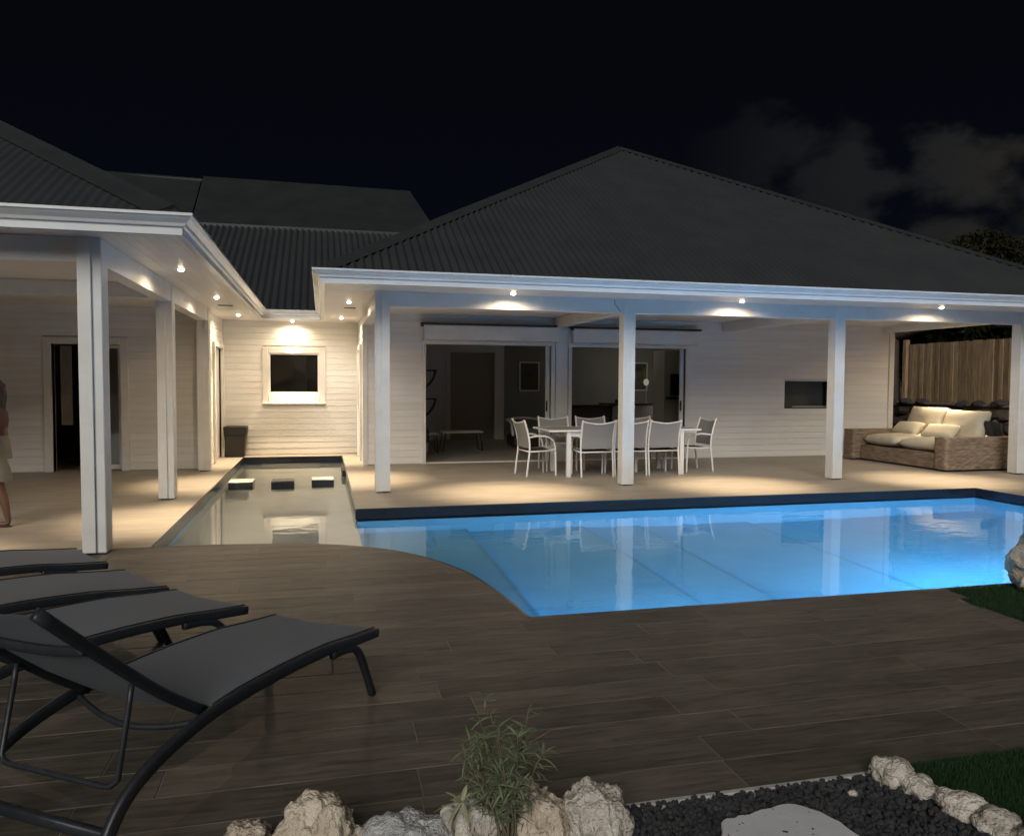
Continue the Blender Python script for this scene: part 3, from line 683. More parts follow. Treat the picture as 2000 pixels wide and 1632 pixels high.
MB().box(-8, 2.1, 19.62, 19.80, 5.16, 5.235).build('apron_flashing', 'cap', R2_)
slab('upper_roof', 'roof_dark', [(-3.02, 19.80, 5.20), (2.92, 19.80, 5.28), (2.43, 22.0, 6.86), (-3.02, 22.0, 6.90)], R2_)
slab('upper_roof', 'roof_dark', [(2.92, 19.80, 5.28), (3.3, 24.4, 5.28), (2.43, 22.0, 6.86)], R2_)
slab('upper_roof', 'roof_dark', [(-9, 20.02, 5.20), (-3.10, 20.02, 5.20), (-3.10, 22.25, 6.90), (-9, 22.25, 6.98)], R2_)
slab('upper_roof', 'roof_dark', [(3.3, 24.4, 5.28), (-9, 24.4, 5.2), (-9, 22.25, 6.88), (2.43, 22.0, 6.82)], R2_)
MB().box(-8.9, 1.6, 20.6, 24.2, 2.6, 5.1).build('upper_wall', 'inwall', R2_)

# ================================================================== house on the left
H3 = empty('house', (-5.0, 11.0, 0.0)); tag(H3, 'white house on the left with a porch of columns along the channel', 'house')
DX0, DX1 = -4.25, -3.23
lw = MB()
for x0, x1, z0, z1 in ((-10, DX0, 0, 2.7), (DX0, DX1, 2.08, 2.7), (DX1, -1.92, 0, 2.7)): lw.box(x0, x1, 13.90, 14.03, z0, z1)
W3 = lw.build('front_wall', 'groove', H3)
boarded(W3, '-y', 13.90, -8.0, -1.93, 0.012, 2.69, [(DX0 - 0.12, DX1 + 0.12, -1, 2.19)])
# side wall facing the channel
sl = MB(); sl.box(-2.04, -1.92, 14.03, 14.78, 0, 2.7).box(-2.04, -1.92, 14.78, 15.95, 2.12, 2.7).box(-2.04, -1.92, 15.95, 16.42, 0, 2.7)
W3b = sl.build('side_wall', 'groove', H3)
boarded(W3b, '+x', -1.92, 13.90, 16.28, 0.012, 2.69, [(14.70, 16.03, -1, 2.2)])
MB().box(-1.99, -1.87, 13.82, 13.90, 0, 2.69).build('corner_board', 'white', H3, bevel=0.004)
cs = MB(); cs.box(-2.0, -1.86, 14.70, 14.78, 0, 2.2).box(-2.0, -1.86, 15.95, 16.03, 0, 2.2).box(-2.0, -1.86, 14.78, 15.95, 2.12, 2.2)
CD = cs.build('side_door', 'white', H3, bevel=0.003)
MB().box(-1.99, -1.95, 14.78, 15.95, 0.01, 2.12).build('leaf', 'white', CD)
MB().tube([(-1.95, 14.88, 1.0), (-1.90, 14.88, 1.0), (-1.90, 15.0, 1.0)], 0.009, 8).build('handle', 'steel', CD, smooth=True)
# porch door
fr = MB(); fr.box(DX0 - 0.12, DX0, 13.86, 14.05, 0, 2.19).box(DX1, DX1 + 0.12, 13.86, 14.05, 0, 2.19).box(DX0, DX1, 13.86, 14.05, 2.08, 2.19)
DR = fr.build('porch_door', 'white', H3, bevel=0.004)
s = MB(); a, b_ = -3.78, DX1 - 0.003
s.box(a, a + 0.05, 13.95, 13.99, 0.02, 2.075).box(b_ - 0.05, b_, 13.95, 13.99, 0.02, 2.075).box(a + 0.05, b_ - 0.05, 13.95, 13.99, 2.02, 2.075).box(a + 0.05, b_ - 0.05, 13.95, 13.99, 0.02, 0.10)
s.build('leaf_frame', 'white', DR)
MB().box(a + 0.05, b_ - 0.05, 13.967, 13.973, 0.10, 2.02).build('pane', 'glass', DR)
rm = MB(); rm.box(-7, -2.05, 17.6, 17.7, 0, 2.7).box(-7.1, -7, 14.03, 17.7, 0, 2.7).box(-7, -2.04, 14.03, 17.6, 2.6, 2.7).box(-2.04, -1.95, 16.42, 17.7, 0, 2.7)
rm.build('room', 'inwall', H3)
MB().box(-4.9, -4.05, 16.4, 17.55, 0.0, 2.2).build('wardrobe', 'darkwood', H3)
MB().add([(-4.20 + 0.022 * k, 14.16 + 0.022 * (k % 2), z) for z in (0.75, 2.06) for k in range(9)], [(k, k + 1, k + 10, k + 9) for k in range(8)]).build('curtain', 'curtain', H3, smooth=True)
MB().box(-3.86, -2.06, 15.1, 15.2, 0.0, 2.6).build('inner_wall', 'inwall', H3)
# soffit, porch ceiling, beams
LX, LY = -1.13, 6.79
sf = MB(); sf.box(-12, LX, LY, 13.9, 2.702, 2.73); sf.box(-1.92, LX, 13.9, 16.3, 2.702, 2.73)
S3 = sf.build('soffit', 'soffit', H3)
for k in range(7): MB().box(LX - 0.012 - 0.1 * k - 0.0915, LX - 0.012 - 0.1 * k, LY + 0.012, 16.28, 2.6995, 2.7025).build('soffit_board', 'soffit', S3)
for k in range(4): MB().box(-8, LX - 0.75, LY + 0.012 + 0.1 * k, LY + 0.1035 + 0.1 * k, 2.6995, 2.7025).build('soffit_board', 'soffit', S3)
MB().box(-1.60, -1.38, 13.05, 13.12, 2.69, 2.6995).build('soffit_vent', 'black', S3)
MB().box(-12, -1.99, 7.22, 7.40, 2.49, 2.70).build('front_beam', 'white', H3, bevel=0.004)
MB().box(-1.985, -1.82, 7.38, 13.82, 2.48, 2.70).build('side_beam', 'white', H3, bevel=0.004)
MB().box(-8, -1.99, 10.38, 10.52, 2.52, 2.70).build('cross_beam', 'white', H3, bevel=0.004)
for y in (7.31, 10.46, 13.62): col_base(H3, -1.90, y, 2.70, 0.18, 0.20, -1)
col_base(H3, -5.4, 7.31, 2.70, 0.18, 0.20, -1)
gut(H3, [(-12, LY), (LX, LY), (LX, 15.3)][::1])
R3_ = empty('roof', Vector((-7.2, 13.0, 2.8)) - wloc(H3), parent=H3)
lx1, ly0 = LX + 0.07, LY - 0.07; wl_ = 12.4
corrugated('roof_sheet', R3_, (lx1 - wl_, ly0, 2.835), (1, 0, 0), (0, 1, 0), rise, wl_, lambda u: min(u, wl_ - u), pitch=0.08, amp=0.005)
corrugated('roof_sheet', R3_, (lx1, ly0, 2.835), (0, 1, 0), (-1, 0, 0), rise, wl_, lambda u: min(u, wl_ - u), pitch=0.14)
corrugated('roof_sheet', R3_, (lx1 - wl_, ly0 + wl_, 2.835), (0, -1, 0), (1, 0, 0), rise, wl_, lambda u: min(u, wl_ - u), pitch=0.21)
hip_cap(R3_, (lx1, ly0, 2.835), (lx1 - wl_ / 2, ly0 + wl_ / 2, 2.835 + rise * wl_ / 2), 0.22)

# ================================================================== planter, stepping blocks
p = MB(); root = empty('planter', (-1.66, 16.04, 0)); tag(root, 'tapered black square planter against the rear wall', 'planter')
def taper(mb, w0, w1, z0, z1):
    a, b = w0 / 2, w1 / 2
    mb.add([(-a, -a, z0), (a, -a, z0), (a, a, z0), (-a, a, z0), (-b, -b, z1), (b, -b, z1), (b, b, z1), (-b, b, z1)], [(0, 3, 2, 1), (0, 1, 5, 4), (1, 2, 6, 5), (2, 3, 7, 6), (3, 0, 4, 7), (4, 5, 6, 7)])
q = MB(); taper(q, 0.32, 0.40, 0.0, 0.43); q.build('pot', 'planter', root, world=False, bevel=0.006)
q = MB(); taper(q, 0.412, 0.43, 0.43, 0.60); q.build('collar', 'planter', root, world=False, bevel=0.008)
q = MB(); taper(q, 0.36, 0.36, 0.598, 0.604); q.build('soil', 'ground', root, world=False)

for x0, x1, y, lb, tm in ((-1.40, -1.04, 12.36, 'dark tiled block with pale top standing in the channel, leftmost of three', 'pale_tile'), (-0.77, -0.43, 12.28, 'middle dark tiled block in the channel, shade coloured into its top', 'tile_dark'), (-0.17, 0.17, 12.40, 'dark tiled block with pale top standing in the channel, rightmost of three', 'pale_tile')):  # middle top coloured dark because less light reaches it
    r = empty('stepping_block', ((x0 + x1) / 2, y + 0.17, -0.46)); tag(r, lb, 'block', 'stepping blocks in the channel')
    MB().box(x0, x1, y, y + 0.34, -0.46, -0.052).build('body', 'tile_dark', r, bevel=0.004)
    MB().box(x0 + 0.004, x1 - 0.004, y + 0.004, y + 0.336, -0.0515, -0.040).build('top_slab', tm, r, bevel=0.003)

# ================================================================== dining set
def curve_pts(ctrl, n=6): 
    o = []
    for i in range(len(ctrl) - 1):
        p0, p1, p2, p3 = (Vector(ctrl[max(i - 1, 0)]), Vector(ctrl[i]), Vector(ctrl[i + 1]), Vector(ctrl[min(i + 2, len(ctrl) - 1)]))
        for k in range(n):
            t = k / n; o.append(0.5 * (2 * p1 + (p2 - p0) * t + (2 * p0 - 5 * p1 + 4 * p2 - p3) * t * t + (3 * p1 - p0 - 3 * p2 + p3) * t ** 3))
    return o + [Vector(ctrl[-1])]
T = empty('dining_table', (4.75, 12.0, 0)); tag(T, 'long white metal dining table with grey top on the porch', 'table')
ft = MB(); ft.box(-1.30, 1.30, -0.50, -0.47, 0.722, 0.750).box(-1.30, 1.30, 0.47, 0.50, 0.722, 0.750).box(-1.30, -1.27, -0.47, 0.47, 0.722, 0.750).box(1.27, 1.30, -0.47, 0.47, 0.722, 0.750)
ft.build('top_frame', 'white_alu', T, world=False, bevel=0.003)
MB().box(-1.27, 1.27, -0.47, 0.47, 0.732, 0.748).build('tabletop', 'sling_light', T, world=False)
ap = MB(); ap.box(-0.94, 0.94, -0.455, -0.425, 0.645, 0.721).box(-0.94, 0.94, 0.425, 0.455, 0.645, 0.721).box(-0.985, -0.955, -0.41, 0.41, 0.645, 0.721).box(0.955, 0.985, -0.41, 0.41, 0.645, 0.721)
ap.build('apron', 'white_alu', T, world=False)
for sx in (-1, 1):
    for sy in (-1, 1): MB().box(sx * 0.97 - 0.035, sx * 0.97 + 0.035, sy * 0.44 - 0.035, sy * 0.44 + 0.035, 0, 0.7215).build('leg', 'white_alu', T, world=False, bevel=0.005)
def make_chair():
    root = empty('dining_chair'); W = 0.265      # faces +Y, back at -Y
    for s in (-1, 1):
        x = s * W
        MB().tube(curve_pts([(x, -0.26, 0), (x, -0.235, 0.22), (x, -0.21, 0.43), (x, -0.225, 0.62), (x, -0.29, 0.86), (x * 1.0, -0.32, 0.90)]), 0.0155, 8).build('back_leg', 'white_alu', root, world=False, smooth=True)
        MB().tube(curve_pts([(x, 0.24, 0), (x, 0.235, 0.25), (x, 0.225, 0.46), (x, 0.19, 0.57), (x, 0.08, 0.635), (x, -0.08, 0.645), (x, -0.225, 0.625)]), 0.0155, 8).build('front_leg', 'white_alu', root, world=False, smooth=True)
        MB().tube([(x, -0.215, 0.40), (x, 0.0, 0.405), (x, 0.23, 0.42)], 0.012, 8).build('seat_rail', 'white_alu', root, world=False, smooth=True)
    MB().tube(curve_pts([(-W, -0.31, 0.885), (-W * 0.5, -0.325, 0.862), (0, -0.335, 0.850), (W * 0.5, -0.325, 0.862), (W, -0.31, 0.885)]), 0.010, 8).build('top_rail', 'white_alu', root, world=False, smooth=True)
    MB().tube([(-W, -0.213, 0.40), (W, -0.213, 0.40)], 0.012, 8).build('rear_rail', 'white_alu', root, world=False, smooth=True)
    MB().tube([(-W, 0.23, 0.42), (W, 0.23, 0.42)], 0.012, 8).build('front_rail', 'white_alu', root, world=False, smooth=True)
    # slings
    nu, nv = 8, 8; V = []; F = []
    prof = curve_pts([(0, -0.218, 0.455), (0, -0.228, 0.62), (0, -0.27, 0.78), (0, -0.312, 0.885)], 3)
    for p in prof:
        for i in range(nu + 1):
            u = -1 + 2 * i / nu; tt = (p.z - 0.455) / 0.43
            V.append((u * (W - 0.008), p.y - 0.022 * (1 - u * u) * min(1, tt + 0.3), p.z - 0.034 * (1 - u * u) * tt))
    k = nu + 1
    for a in range(len(prof) - 1):
        for i in range(nu): F.append((a * k + i, a * k + i + 1, (a + 1) * k + i + 1, (a + 1) * k + i))
    n = len(V); V2 = [(x, y - 0.004, z) for x, y, z in V]; F2 = [tuple(reversed([q + n for q in f])) for f in F]
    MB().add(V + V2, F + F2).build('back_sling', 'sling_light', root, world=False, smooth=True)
    V = []; F = []
    for a in range(nv + 1):
        y = -0.20 + 0.43 * a / nv
        for i in range(nu + 1):
            u = -1 + 2 * i / nu; V.append((u * (W - 0.008), y, 0.408 + 0.02 * a / nv - 0.025 * (1 - u * u)))
    for a in range(nv):
        for i in range(nu): F.append((a * k + i, a * k + i + 1, (a + 1) * k + i + 1, (a + 1) * k + i))
    n = len(V); V2 = [(x, y, z - 0.004) for x, y, z in V]; F2 = [tuple(reversed([q + n for q in f])) for f in F]
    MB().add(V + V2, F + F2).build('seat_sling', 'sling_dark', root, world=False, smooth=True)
    return root
def kids(o): return [c for c in bpy.data.objects if c.parent == o]
def copy_tree(o, parent=None, loc=None, rz=None):
    c = o.copy(); COL.objects.link(c); c.parent = parent
    if loc is not None: c.location = loc
    if rz is not None: c.rotation_euler = (0, 0, rz)
    for ch in kids(o): copy_tree(ch, c)
    return c
ch0 = make_chair()
chairs = [((4.21, 11.66), 0, 'white sling armchair with its back to the pool left of the second column'),
          ((4.80, 11.70), R_(-2), 'white sling armchair mostly hidden behind the second front column'),
          ((5.37, 11.71), R_(1), 'white sling armchair with its back to the pool right of the second column'),
          ((3.93, 12.62), R_(180), 'white sling armchair on the house side of the table, leftmost of the far row'),
          ((4.62, 12.66), R_(178), 'white sling armchair on the house side of the table, middle of the far row'),
          ((5.52, 12.62), R_(183), 'white sling armchair on the house side of the table, rightmost of the far row'),
          ((3.36, 11.98), R_(-84), 'white sling armchair at the left head of the table seen from the side'),
          ((6.16, 12.05), R_(92), 'white sling armchair at the right head of the table against the plain wall')]
for i, ((x, y), rz, lb) in enumerate(chairs):
    c = ch0 if i == 0 else copy_tree(ch0)
    c.location = (x, y, 0); c.rotation_euler = (0, 0, rz); tag(c, lb, 'chair', 'chairs round the dining table')

# ================================================================== loungers
def ribbon(prof, w0, w1, sag=0.0, nu=8, th=0.005):
    V = []; F = []; k = nu + 1
    for s_, z in prof:
        for i in range(k):
            u = i / nu; V.append((s_, w0 + (w1 - w0) * u, z - sag * 4 * u * (1 - u)))
    for a in range(len(prof) - 1):
        for i in range(nu): F.append((a * k + i, a * k + i + 1, (a + 1) * k + i + 1, (a + 1) * k + i))
    n = len(V); V2 = [(x, y, z - th) for x, y, z in V]
    return MB().add(V + V2, F + [tuple(reversed([q + n for q in f])) for f in F])
def make_lounger():
    root = empty('sun_lounger'); Wd = 0.60      # axis +X = foot end, near rail at y=0, far rail at y=Wd
    railp = [(0.05, 0.290), (-0.15, 0.312), (-0.36, 0.340), (-0.65, 0.356), (-0.92, 0.357), (-1.11, 0.345), (-1.31, 0.300), (-1.44, 0.235), (-1.52, 0.13), (-1.57, 0.012)]
    for y in (0.0, Wd):
        q = 0.032 if y == 0 else -0.032
        MB().tube(curve_pts([(s_, y, z) for s_, z in railp], 4), 1.0, 10, flat=(0.028, 0.044)).build('side_rail', 'dark_alu', root, world=False, smooth=True)
        MB().tube(curve_pts([(-0.33, y, 0.305), (-0.22, y, 0.296), (-0.13, y, 0.262), (-0.07, y, 0.17), (0.01, y, 0.0)], 5), 1.0, 10, flat=(0.028, 0.036)).build('front_leg', 'dark_alu', root, world=False, smooth=True)
        MB().tube(curve_pts([(-1.07, y + q, 0.355), (-1.25, y + q, 0.482), (-1.47, y + q, 0.672), (-1.69, y + q, 0.872)], 4), 1.0, 10, flat=(0.024, 0.038)).build('back_rail', 'dark_alu', root, world=False, smooth=True)
        MB().tube([(-0.30, y + q * 0.6, 0.318), (-0.30, y + q * 0.62, 0.330)], 0.006, 8).build('bolt', 'steel', root, world=False)
    MB().tube([(-1.495, 0.0, 0.15), (-1.495, Wd, 0.15)], 1.0, 10, flat=(0.028, 0.036)).build('rear_bar', 'dark_alu', root, world=False, smooth=True)
    MB().tube(curve_pts([(-1.09, 0.0, 0.335), (-1.13, Wd * 0.25, 0.305), (-1.15, Wd * 0.5, 0.295), (-1.13, Wd * 0.75, 0.305), (-1.09, Wd, 0.335)], 4), 0.011, 8).build('cross_bar', 'dark_alu', root, world=False, smooth=True)
    MB().tube([(0.035, 0.0, 0.284), (0.035, Wd, 0.284)], 0.012, 8).build('foot_bar', 'dark_alu', root, world=False, smooth=True)
    MB().tube(curve_pts([(-1.545, 0.03, 0.722), (-1.54, Wd * 0.3, 0.704), (-1.54, Wd * 0.7, 0.704), (-1.545, Wd - 0.03, 0.722)], 4), 1.0, 8, flat=(0.018, 0.030)).build('head_bar', 'dark_alu', root, world=False, smooth=True)
    MB().tube([(-1.36, 0.05, 0.555), (-1.37, 0.05, 0.50), (-1.42, 0.05, 0.275), (-1.428, 0.07, 0.258), (-1.43, 0.10, 0.254), (-1.43, Wd - 0.10, 0.254), (-1.428, Wd - 0.07, 0.258), (-1.42, Wd - 0.05, 0.275), (-1.37, Wd - 0.05, 0.50), (-1.36, Wd - 0.05, 0.555)], 0.0095, 8).build('support_stay', 'dark_alu', root, world=False, smooth=True)
    seat = [(0.05, 0.313), (-0.15, 0.335), (-0.36, 0.363), (-0.52, 0.373), (-0.65, 0.379), (-0.80, 0.381), (-0.92, 0.380), (-1.05, 0.372)]
    ribbon(seat, 0.010, Wd - 0.010, 0.014).build('seat_sling', 'sling', root, world=False, smooth=True)
    for y in (0.014, Wd - 0.014): MB().tube([(s_, y, z + 0.002) for s_, z in seat], 0.0035, 6).build('hem', 'dark_alu', root, world=False, smooth=True)
    back = [(-1.10, 0.385), (-1.25, 0.494), (-1.36, 0.588), (-1.47, 0.684), (-1.58, 0.784), (-1.67, 0.864)]
    ribbon(back, 0.043, Wd - 0.043, 0.020).build('back_sling', 'sling', root, world=False, smooth=True)
    return root
lg = make_lounger()
for i, (fx, fy, ang, lb) in enumerate(((0.22, 3.67, 56, 'nearest grey sling sun lounger with raised backrest and dark metal frame'), (-0.43, 4.20, 45, 'second sun lounger from the front, its grey foot end behind the nearest one'), (-0.91, 4.70, 35, 'third sun lounger from the front, between the second and the one by the column'), (-1.41, 5.43, 33, 'farthest sun lounger, its foot end just before the left front column'))):
    o = lg if i == 0 else copy_tree(lg)
    o.location = (fx, fy, 0.0); o.rotation_euler = (0, 0, R_(ang)); tag(o, lb, 'sun lounger', 'sun loungers on the plank deck')

# ================================================================== wicker daybed
SB = empty('daybed', (11.0, 12.15, 0)); tag(SB, 'woven wicker daybed with cream cushions under the right end of the porch', 'daybed')
def woven(name, x0, x1, y0, y1, z0, z1, parent, r=0.045):
    """box with rounded vertical corners, skinned in wicker: horizontal strands weave over and under stakes"""
    per = []; n = 6
    for cx, cy, a0 in ((x1 - r, y0 + r, -90), (x1 - r, y1 - r, 0), (x0 + r, y1 - r, 90), (x0 + r, y0 + r, 180)):
        for k in range(n + 1): a = R_(a0 + 90 * k / n); per.append(Vector((cx + r * math.cos(a), cy + r * math.sin(a))))
    L_ = []; tot = 0
    for i in range(len(per)): d = (per[(i + 1) % len(per)] - per[i]).length; L_.append(tot); tot += d
    step = 0.034; ns = int(tot / step / 4) * 4; step = tot / ns; rowh = 0.040; nr = max(1, int((z1 - z0) / rowh)); rowh = (z1 - z0) / nr
    def at(s):
        s %= tot
        for i in range(len(per)):
            d = (per[(i + 1) % len(per)] - per[i]).length
            if s <= L_[i] + d + 1e-9: 
                f = (s - L_[i]) / max(d, 1e-9); p = per[i].lerp(per[(i + 1) % len(per)], f); t = (per[(i + 1) % len(per)] - per[i]).normalized(); return p, Vector((t.y, -t.x))
        return per[0], Vector((0, -1))
    base = [at(i * step) for i in range(ns)]
    V = []; F = []
    for rw in range(nr):
        za = z0 + rw * rowh; jit = [random.uniform(-0.002, 0.002) for _ in range(4)]
        for (zz, o) in ((za + 0.001, 0.0), (za + rowh * 0.5, 1.0), (za + rowh - 0.001, 0.0)):
            for i, (p, nn) in enumerate(base):
                wv = math.cos(math.pi * i / 2.0 + (rw % 2) * math.pi) * 0.013
                q = p + nn * (0.004 + (wv + 0.005) * o + jit[i % 4] * o); V.append((q.x, q.y, zz))
        k = rw * 3 * ns
        for a in range(2):
            for i in range(ns): j = (i + 1) % ns; F.append((k + a * ns + i, k + a * ns + j, k + (a + 1) * ns + j, k + (a + 1) * ns + i))
        if rw < nr - 1:
            for i in range(ns): j = (i + 1) % ns; F.append((k + 2 * ns + i, k + 2 * ns + j, k + 3 * ns + j, k + 3 * ns + i))
    o = MB().add(V, F).build(name, 'wicker', parent, smooth=True)
    MB().prism([(p.x, p.y) for p in per], z0 + 0.002, z1 + 0.001).build('core', 'wicker', o)
    return o
woven('base', 10.36, 11.85, 10.95, 13.35, 0.035, 0.30, SB)
woven('arm', 10.33, 11.90, 10.92, 11.20, 0.035, 0.585, SB)
woven('arm', 10.20, 11.90, 13.12, 13.42, 0.035, 0.60, SB)
woven('back', 11.62, 11.90, 11.21, 13.11, 0.035, 0.56, SB)
MB().box(10.40, 11.80, 11.0, 13.3, 0.0, 0.034).build('plinth', 'black', SB)
def cushion(name, m, size, loc, rot, parent, puff=0.42, label=None, cat=None):
    """rounded pillow: pinched seams, puffed middle"""
    n = 14; V = []; F = []; sx, sy, sz = size
    rm = Matrix.Translation(loc) @ (Matrix.Rotation(rot[2], 4, 'Z') @ Matrix.Rotation(rot[1], 4, 'Y') @ Matrix.Rotation(rot[0], 4, 'X'))
    sd_ = random.uniform(0, 50)
    for side in (1, -1):
        for i in range(n + 1):
            for j in range(n + 1):
                u = -1 + 2 * i / n; v = -1 + 2 * j / n
                e = max(0.0, 1 - abs(u) ** 3.2) * max(0.0, 1 - abs(v) ** 3.2); h = (e ** puff) * sz / 2
                pin = 1 - 0.035 * (1 - abs(v)) ** 1 * abs(u) ** 4
                x = u * sx / 2 * (1 - 0.05 * (1 - v * v) * abs(u) ** 6); y = v * sy / 2 * (1 - 0.05 * (1 - u * u) * abs(v) ** 6)
                wob = 0.010 * mnoise.noise((x * 4 + sd_, y * 4, side))
                V.append(rm @ Vector((x, y, side * h + wob * e)))
    k = (n + 1)
    for sidx in range(2):
        for i in range(n):
            for j in range(n):
                a = sidx * k * k + i * k + j; F.append((a, a + k, a + k + 1, a + 1))
    me = MB().add(V, F)
    off = wloc(parent) if parent else Vector((0, 0, 0))
    msh = me.mesh(name, off, 0, True)
    bm = bmesh.new(); bm.from_mesh(msh); bmesh.ops.remove_doubles(bm, verts=bm.verts, dist=0.0006); bmesh.ops.recalc_face_normals(bm, faces=bm.faces); bm.to_mesh(msh); bm.free()
    msh.polygons.foreach_set('use_smooth', [True] * len(msh.polygons))
    o = link(name, msh, m, parent)
    if label: tag(o, label, cat, 'loose cushions on the wicker daybed')
    return o
cushion('cushion', 'cushion', (1.18, 0.98, 0.24), (10.98, 11.70, 0.42), (0, R_(-1), R_(1)), None, 0.33, 'cream seat cushion of the wicker daybed nearest the near arm', 'cushion')
cushion('cushion', 'cushion', (1.18, 0.98, 0.24), (10.96, 12.64, 0.425), (0, R_(-1), R_(-2)), None, 0.33, 'cream seat cushion of the wicker daybed at the far end', 'cushion')
cushion('cushion', 'cushion', (0.62, 0.98, 0.26), (11.50, 11.75, 0.74), (0, R_(-68), R_(2)), None, 0.36, 'large upright cream back cushion on the near half of the daybed', 'cushion')
cushion('cushion', 'cushion', (0.62, 0.98, 0.26), (11.52, 12.70, 0.77), (0, R_(-70), R_(-3)), None, 0.36, 'large upright cream back cushion on the far half of the daybed', 'cushion')
cushion('cushion', 'cushion', (0.34, 0.74, 0.16), (11.18, 11.98, 0.62), (0, R_(-45), R_(4)), None, 0.42, 'slim cream bolster leaning on the near back cushion', 'cushion')
cushion('cushion', 'cushion', (0.34, 0.74, 0.16), (11.14, 12.76, 0.63), (0, R_(-45), R_(-3)), None, 0.42, 'slim cream bolster leaning on the far back cushion', 'cushion')
cushion('cushion', 'cushion_dark', (0.42, 0.34, 0.14), (11.66, 11.28, 0.70), (R_(70), 0, R_(20)), None, 0.42, 'charcoal cushion standing behind the near back cushion', 'cushion')

# ================================================================== fence, stone wall, trees on the right
FX = 15.0
SW = empty('stone_wall', (FX - 0.3, 15.5, 0)); tag(SW, 'low dark lava stone wall with pale mortar under the plank fence', 'wall')
MB().box(FX - 0.34, FX + 0.35, 9.0, 21.0, -0.06, 0.98).build('mortar', 'mortar', SW, bevel=0.02)
MB().box(FX - 0.40, FX + 0.36, 9.0, 21.0, 0.981, 1.05).build('coping', 'mortar', SW, bevel=0.02)
def rock_mesh(name, seed, sub=3, sx=1, sy=1, sz=1, amp=0.35, freq=1.6, fine=0.10):
    bm = bmesh.new(); bmesh.ops.create_icosphere(bm, subdivisions=sub, radius=1.0)
    sv = Vector((seed * 7.13, seed * 3.7, seed * 1.9))
    for v in bm.verts:
        p = v.co.copy(); d = mnoise.noise(p * freq + sv) * amp + mnoise.noise(p * freq * 2.3 + sv) * amp * 0.5
        cell = mnoise.cell(p * freq * 1.4 + sv) * 0.10 * (amp > 0.2)
        d += mnoise.noise(p * freq * 5.5 + sv) * fine + abs(mnoise.noise(p * freq * 11 + sv)) * fine * 0.5
        if sub >= 4:
            d += (0.5 - abs(mnoise.noise(p * freq * 3.1 + sv * 1.7))) * 0.16 + mnoise.noise(p * freq * 8.5 + sv) * 0.06 + mnoise.noise(p * freq * 17 + sv) * 0.035
        p *= 1 + d + cell; v.co = Vector((p.x * sx, p.y * sy, p.z * sz))
    me = bpy.data.meshes.new(name); bm.to_mesh(me); bm.free(); return me
stone_vars = [rock_mesh('stone', 40 + k, 2, 1, 1, 1, 0.30, 1.4, 0.05) for k in range(6)]
y = 11.0
for row, zc in enumerate((0.18, 0.50, 0.80, 1.03)):
    y = 11.0 + random.uniform(0, 0.3)
    while y < 20.5:
        wd = random.uniform(0.16, 0.30)
        if row < 3 or random.random() < 0.45:
            o = link('stone', stone_vars[random.randrange(6)], 'lavastone', SW, Vector((FX - 0.36 + random.uniform(-0.03, 0.03), y + wd, zc + random.uniform(-0.04, 0.04))) - wloc(SW), (random.uniform(0, 6), random.uniform(-.3, .3), 0))
            o.scale = (0.12, wd * 0.9, random.uniform(0.11, 0.17)) if row < 3 else (0.15, wd * 0.8, 0.10); o.rotation_euler = (0, 0, random.uniform(-.2, .2))
        y += wd * 2 + random.uniform(0.02, 0.12)
FN = empty('plank_fence', (FX + 0.15, 15.0, 1.05)); tag(FN, 'brown vertical plank fence standing on the stone wall behind the daybed', 'fence')
y = 9.6; fence_end = 17.35
k = 0
while y < fence_end:
    wd = random.uniform(0.10, 0.16); ht = 1.50 + random.uniform(-0.012, 0.008)
    m = MB(); lean = random.uniform(-0.012, 0.012); th = random.uniform(0.018, 0.03); dx = random.uniform(-0.012, 0.012)
    V = [(dx, 0, 0), (dx + th, 0, 0), (dx + th, wd, 0), (dx, wd, 0), (dx, lean, ht - random.uniform(0, .006)), (dx + th, lean, ht), (dx + th, wd + lean, ht), (dx, wd + lean, ht - random.uniform(0, .006))]
    o = MB().add(V, [(0, 3, 2, 1), (4, 5, 6, 7), (0, 1, 5, 4), (1, 2, 6, 5), (2, 3, 7, 6), (3, 0, 4, 7)]).build('paling', 'fence', FN, world=False, bevel=0.003)
    o.location = (-0.02, y - 15.0, 0.002)
    y += wd + random.uniform(0.003, 0.010)
for z in (0.35, 1.15): MB().box(0.04, 0.09, -5.4, 2.35, z, z + 0.09).build('rail', 'fence', FN, world=False)
MB().box(-0.10, 0.02, 2.37, 2.49, 0.002, 1.62).build('post', 'fence', FN, world=False, bevel=0.006)

def leaf_crown(name, material, parent, blobs, count, size, seed, squash=1.0, world=False):
    rnd = random.Random(seed); V = []; F = []
    tot = sum(b[3] ** 2 for b in blobs)
    for bx_, by_, bz_, br in blobs:
        for _ in range(int(count * br * br / tot)):
            d = Vector((rnd.gauss(0, 1), rnd.gauss(0, 1), rnd.gauss(0, 1))).normalized(); rr = br * (rnd.random() ** 0.35) * (0.85 + 0.3 * mnoise.noise(d * 2.2 + Vector((seed, bx_, bz_))))
            c = Vector((bx_, by_, bz_)) + Vector((d.x * rr, d.y * rr, d.z * rr * squash))
            a = Vector((rnd.gauss(0, 1), rnd.gauss(0, 1), rnd.gauss(0, 1))).normalized(); b = a.cross(Vector((rnd.gauss(0, 1), rnd.gauss(0, 1), rnd.gauss(0, 1)))).normalized()
            s_ = size * rnd.uniform(0.6, 1.3); k = len(V)
            V += [c - a * s_, c + b * s_ * 0.42, c + a * s_, c - b * s_ * 0.42]; F.append((k, k + 1, k + 2, k + 3))
    return MB().add(V, F).build(name, material, parent, world=world)
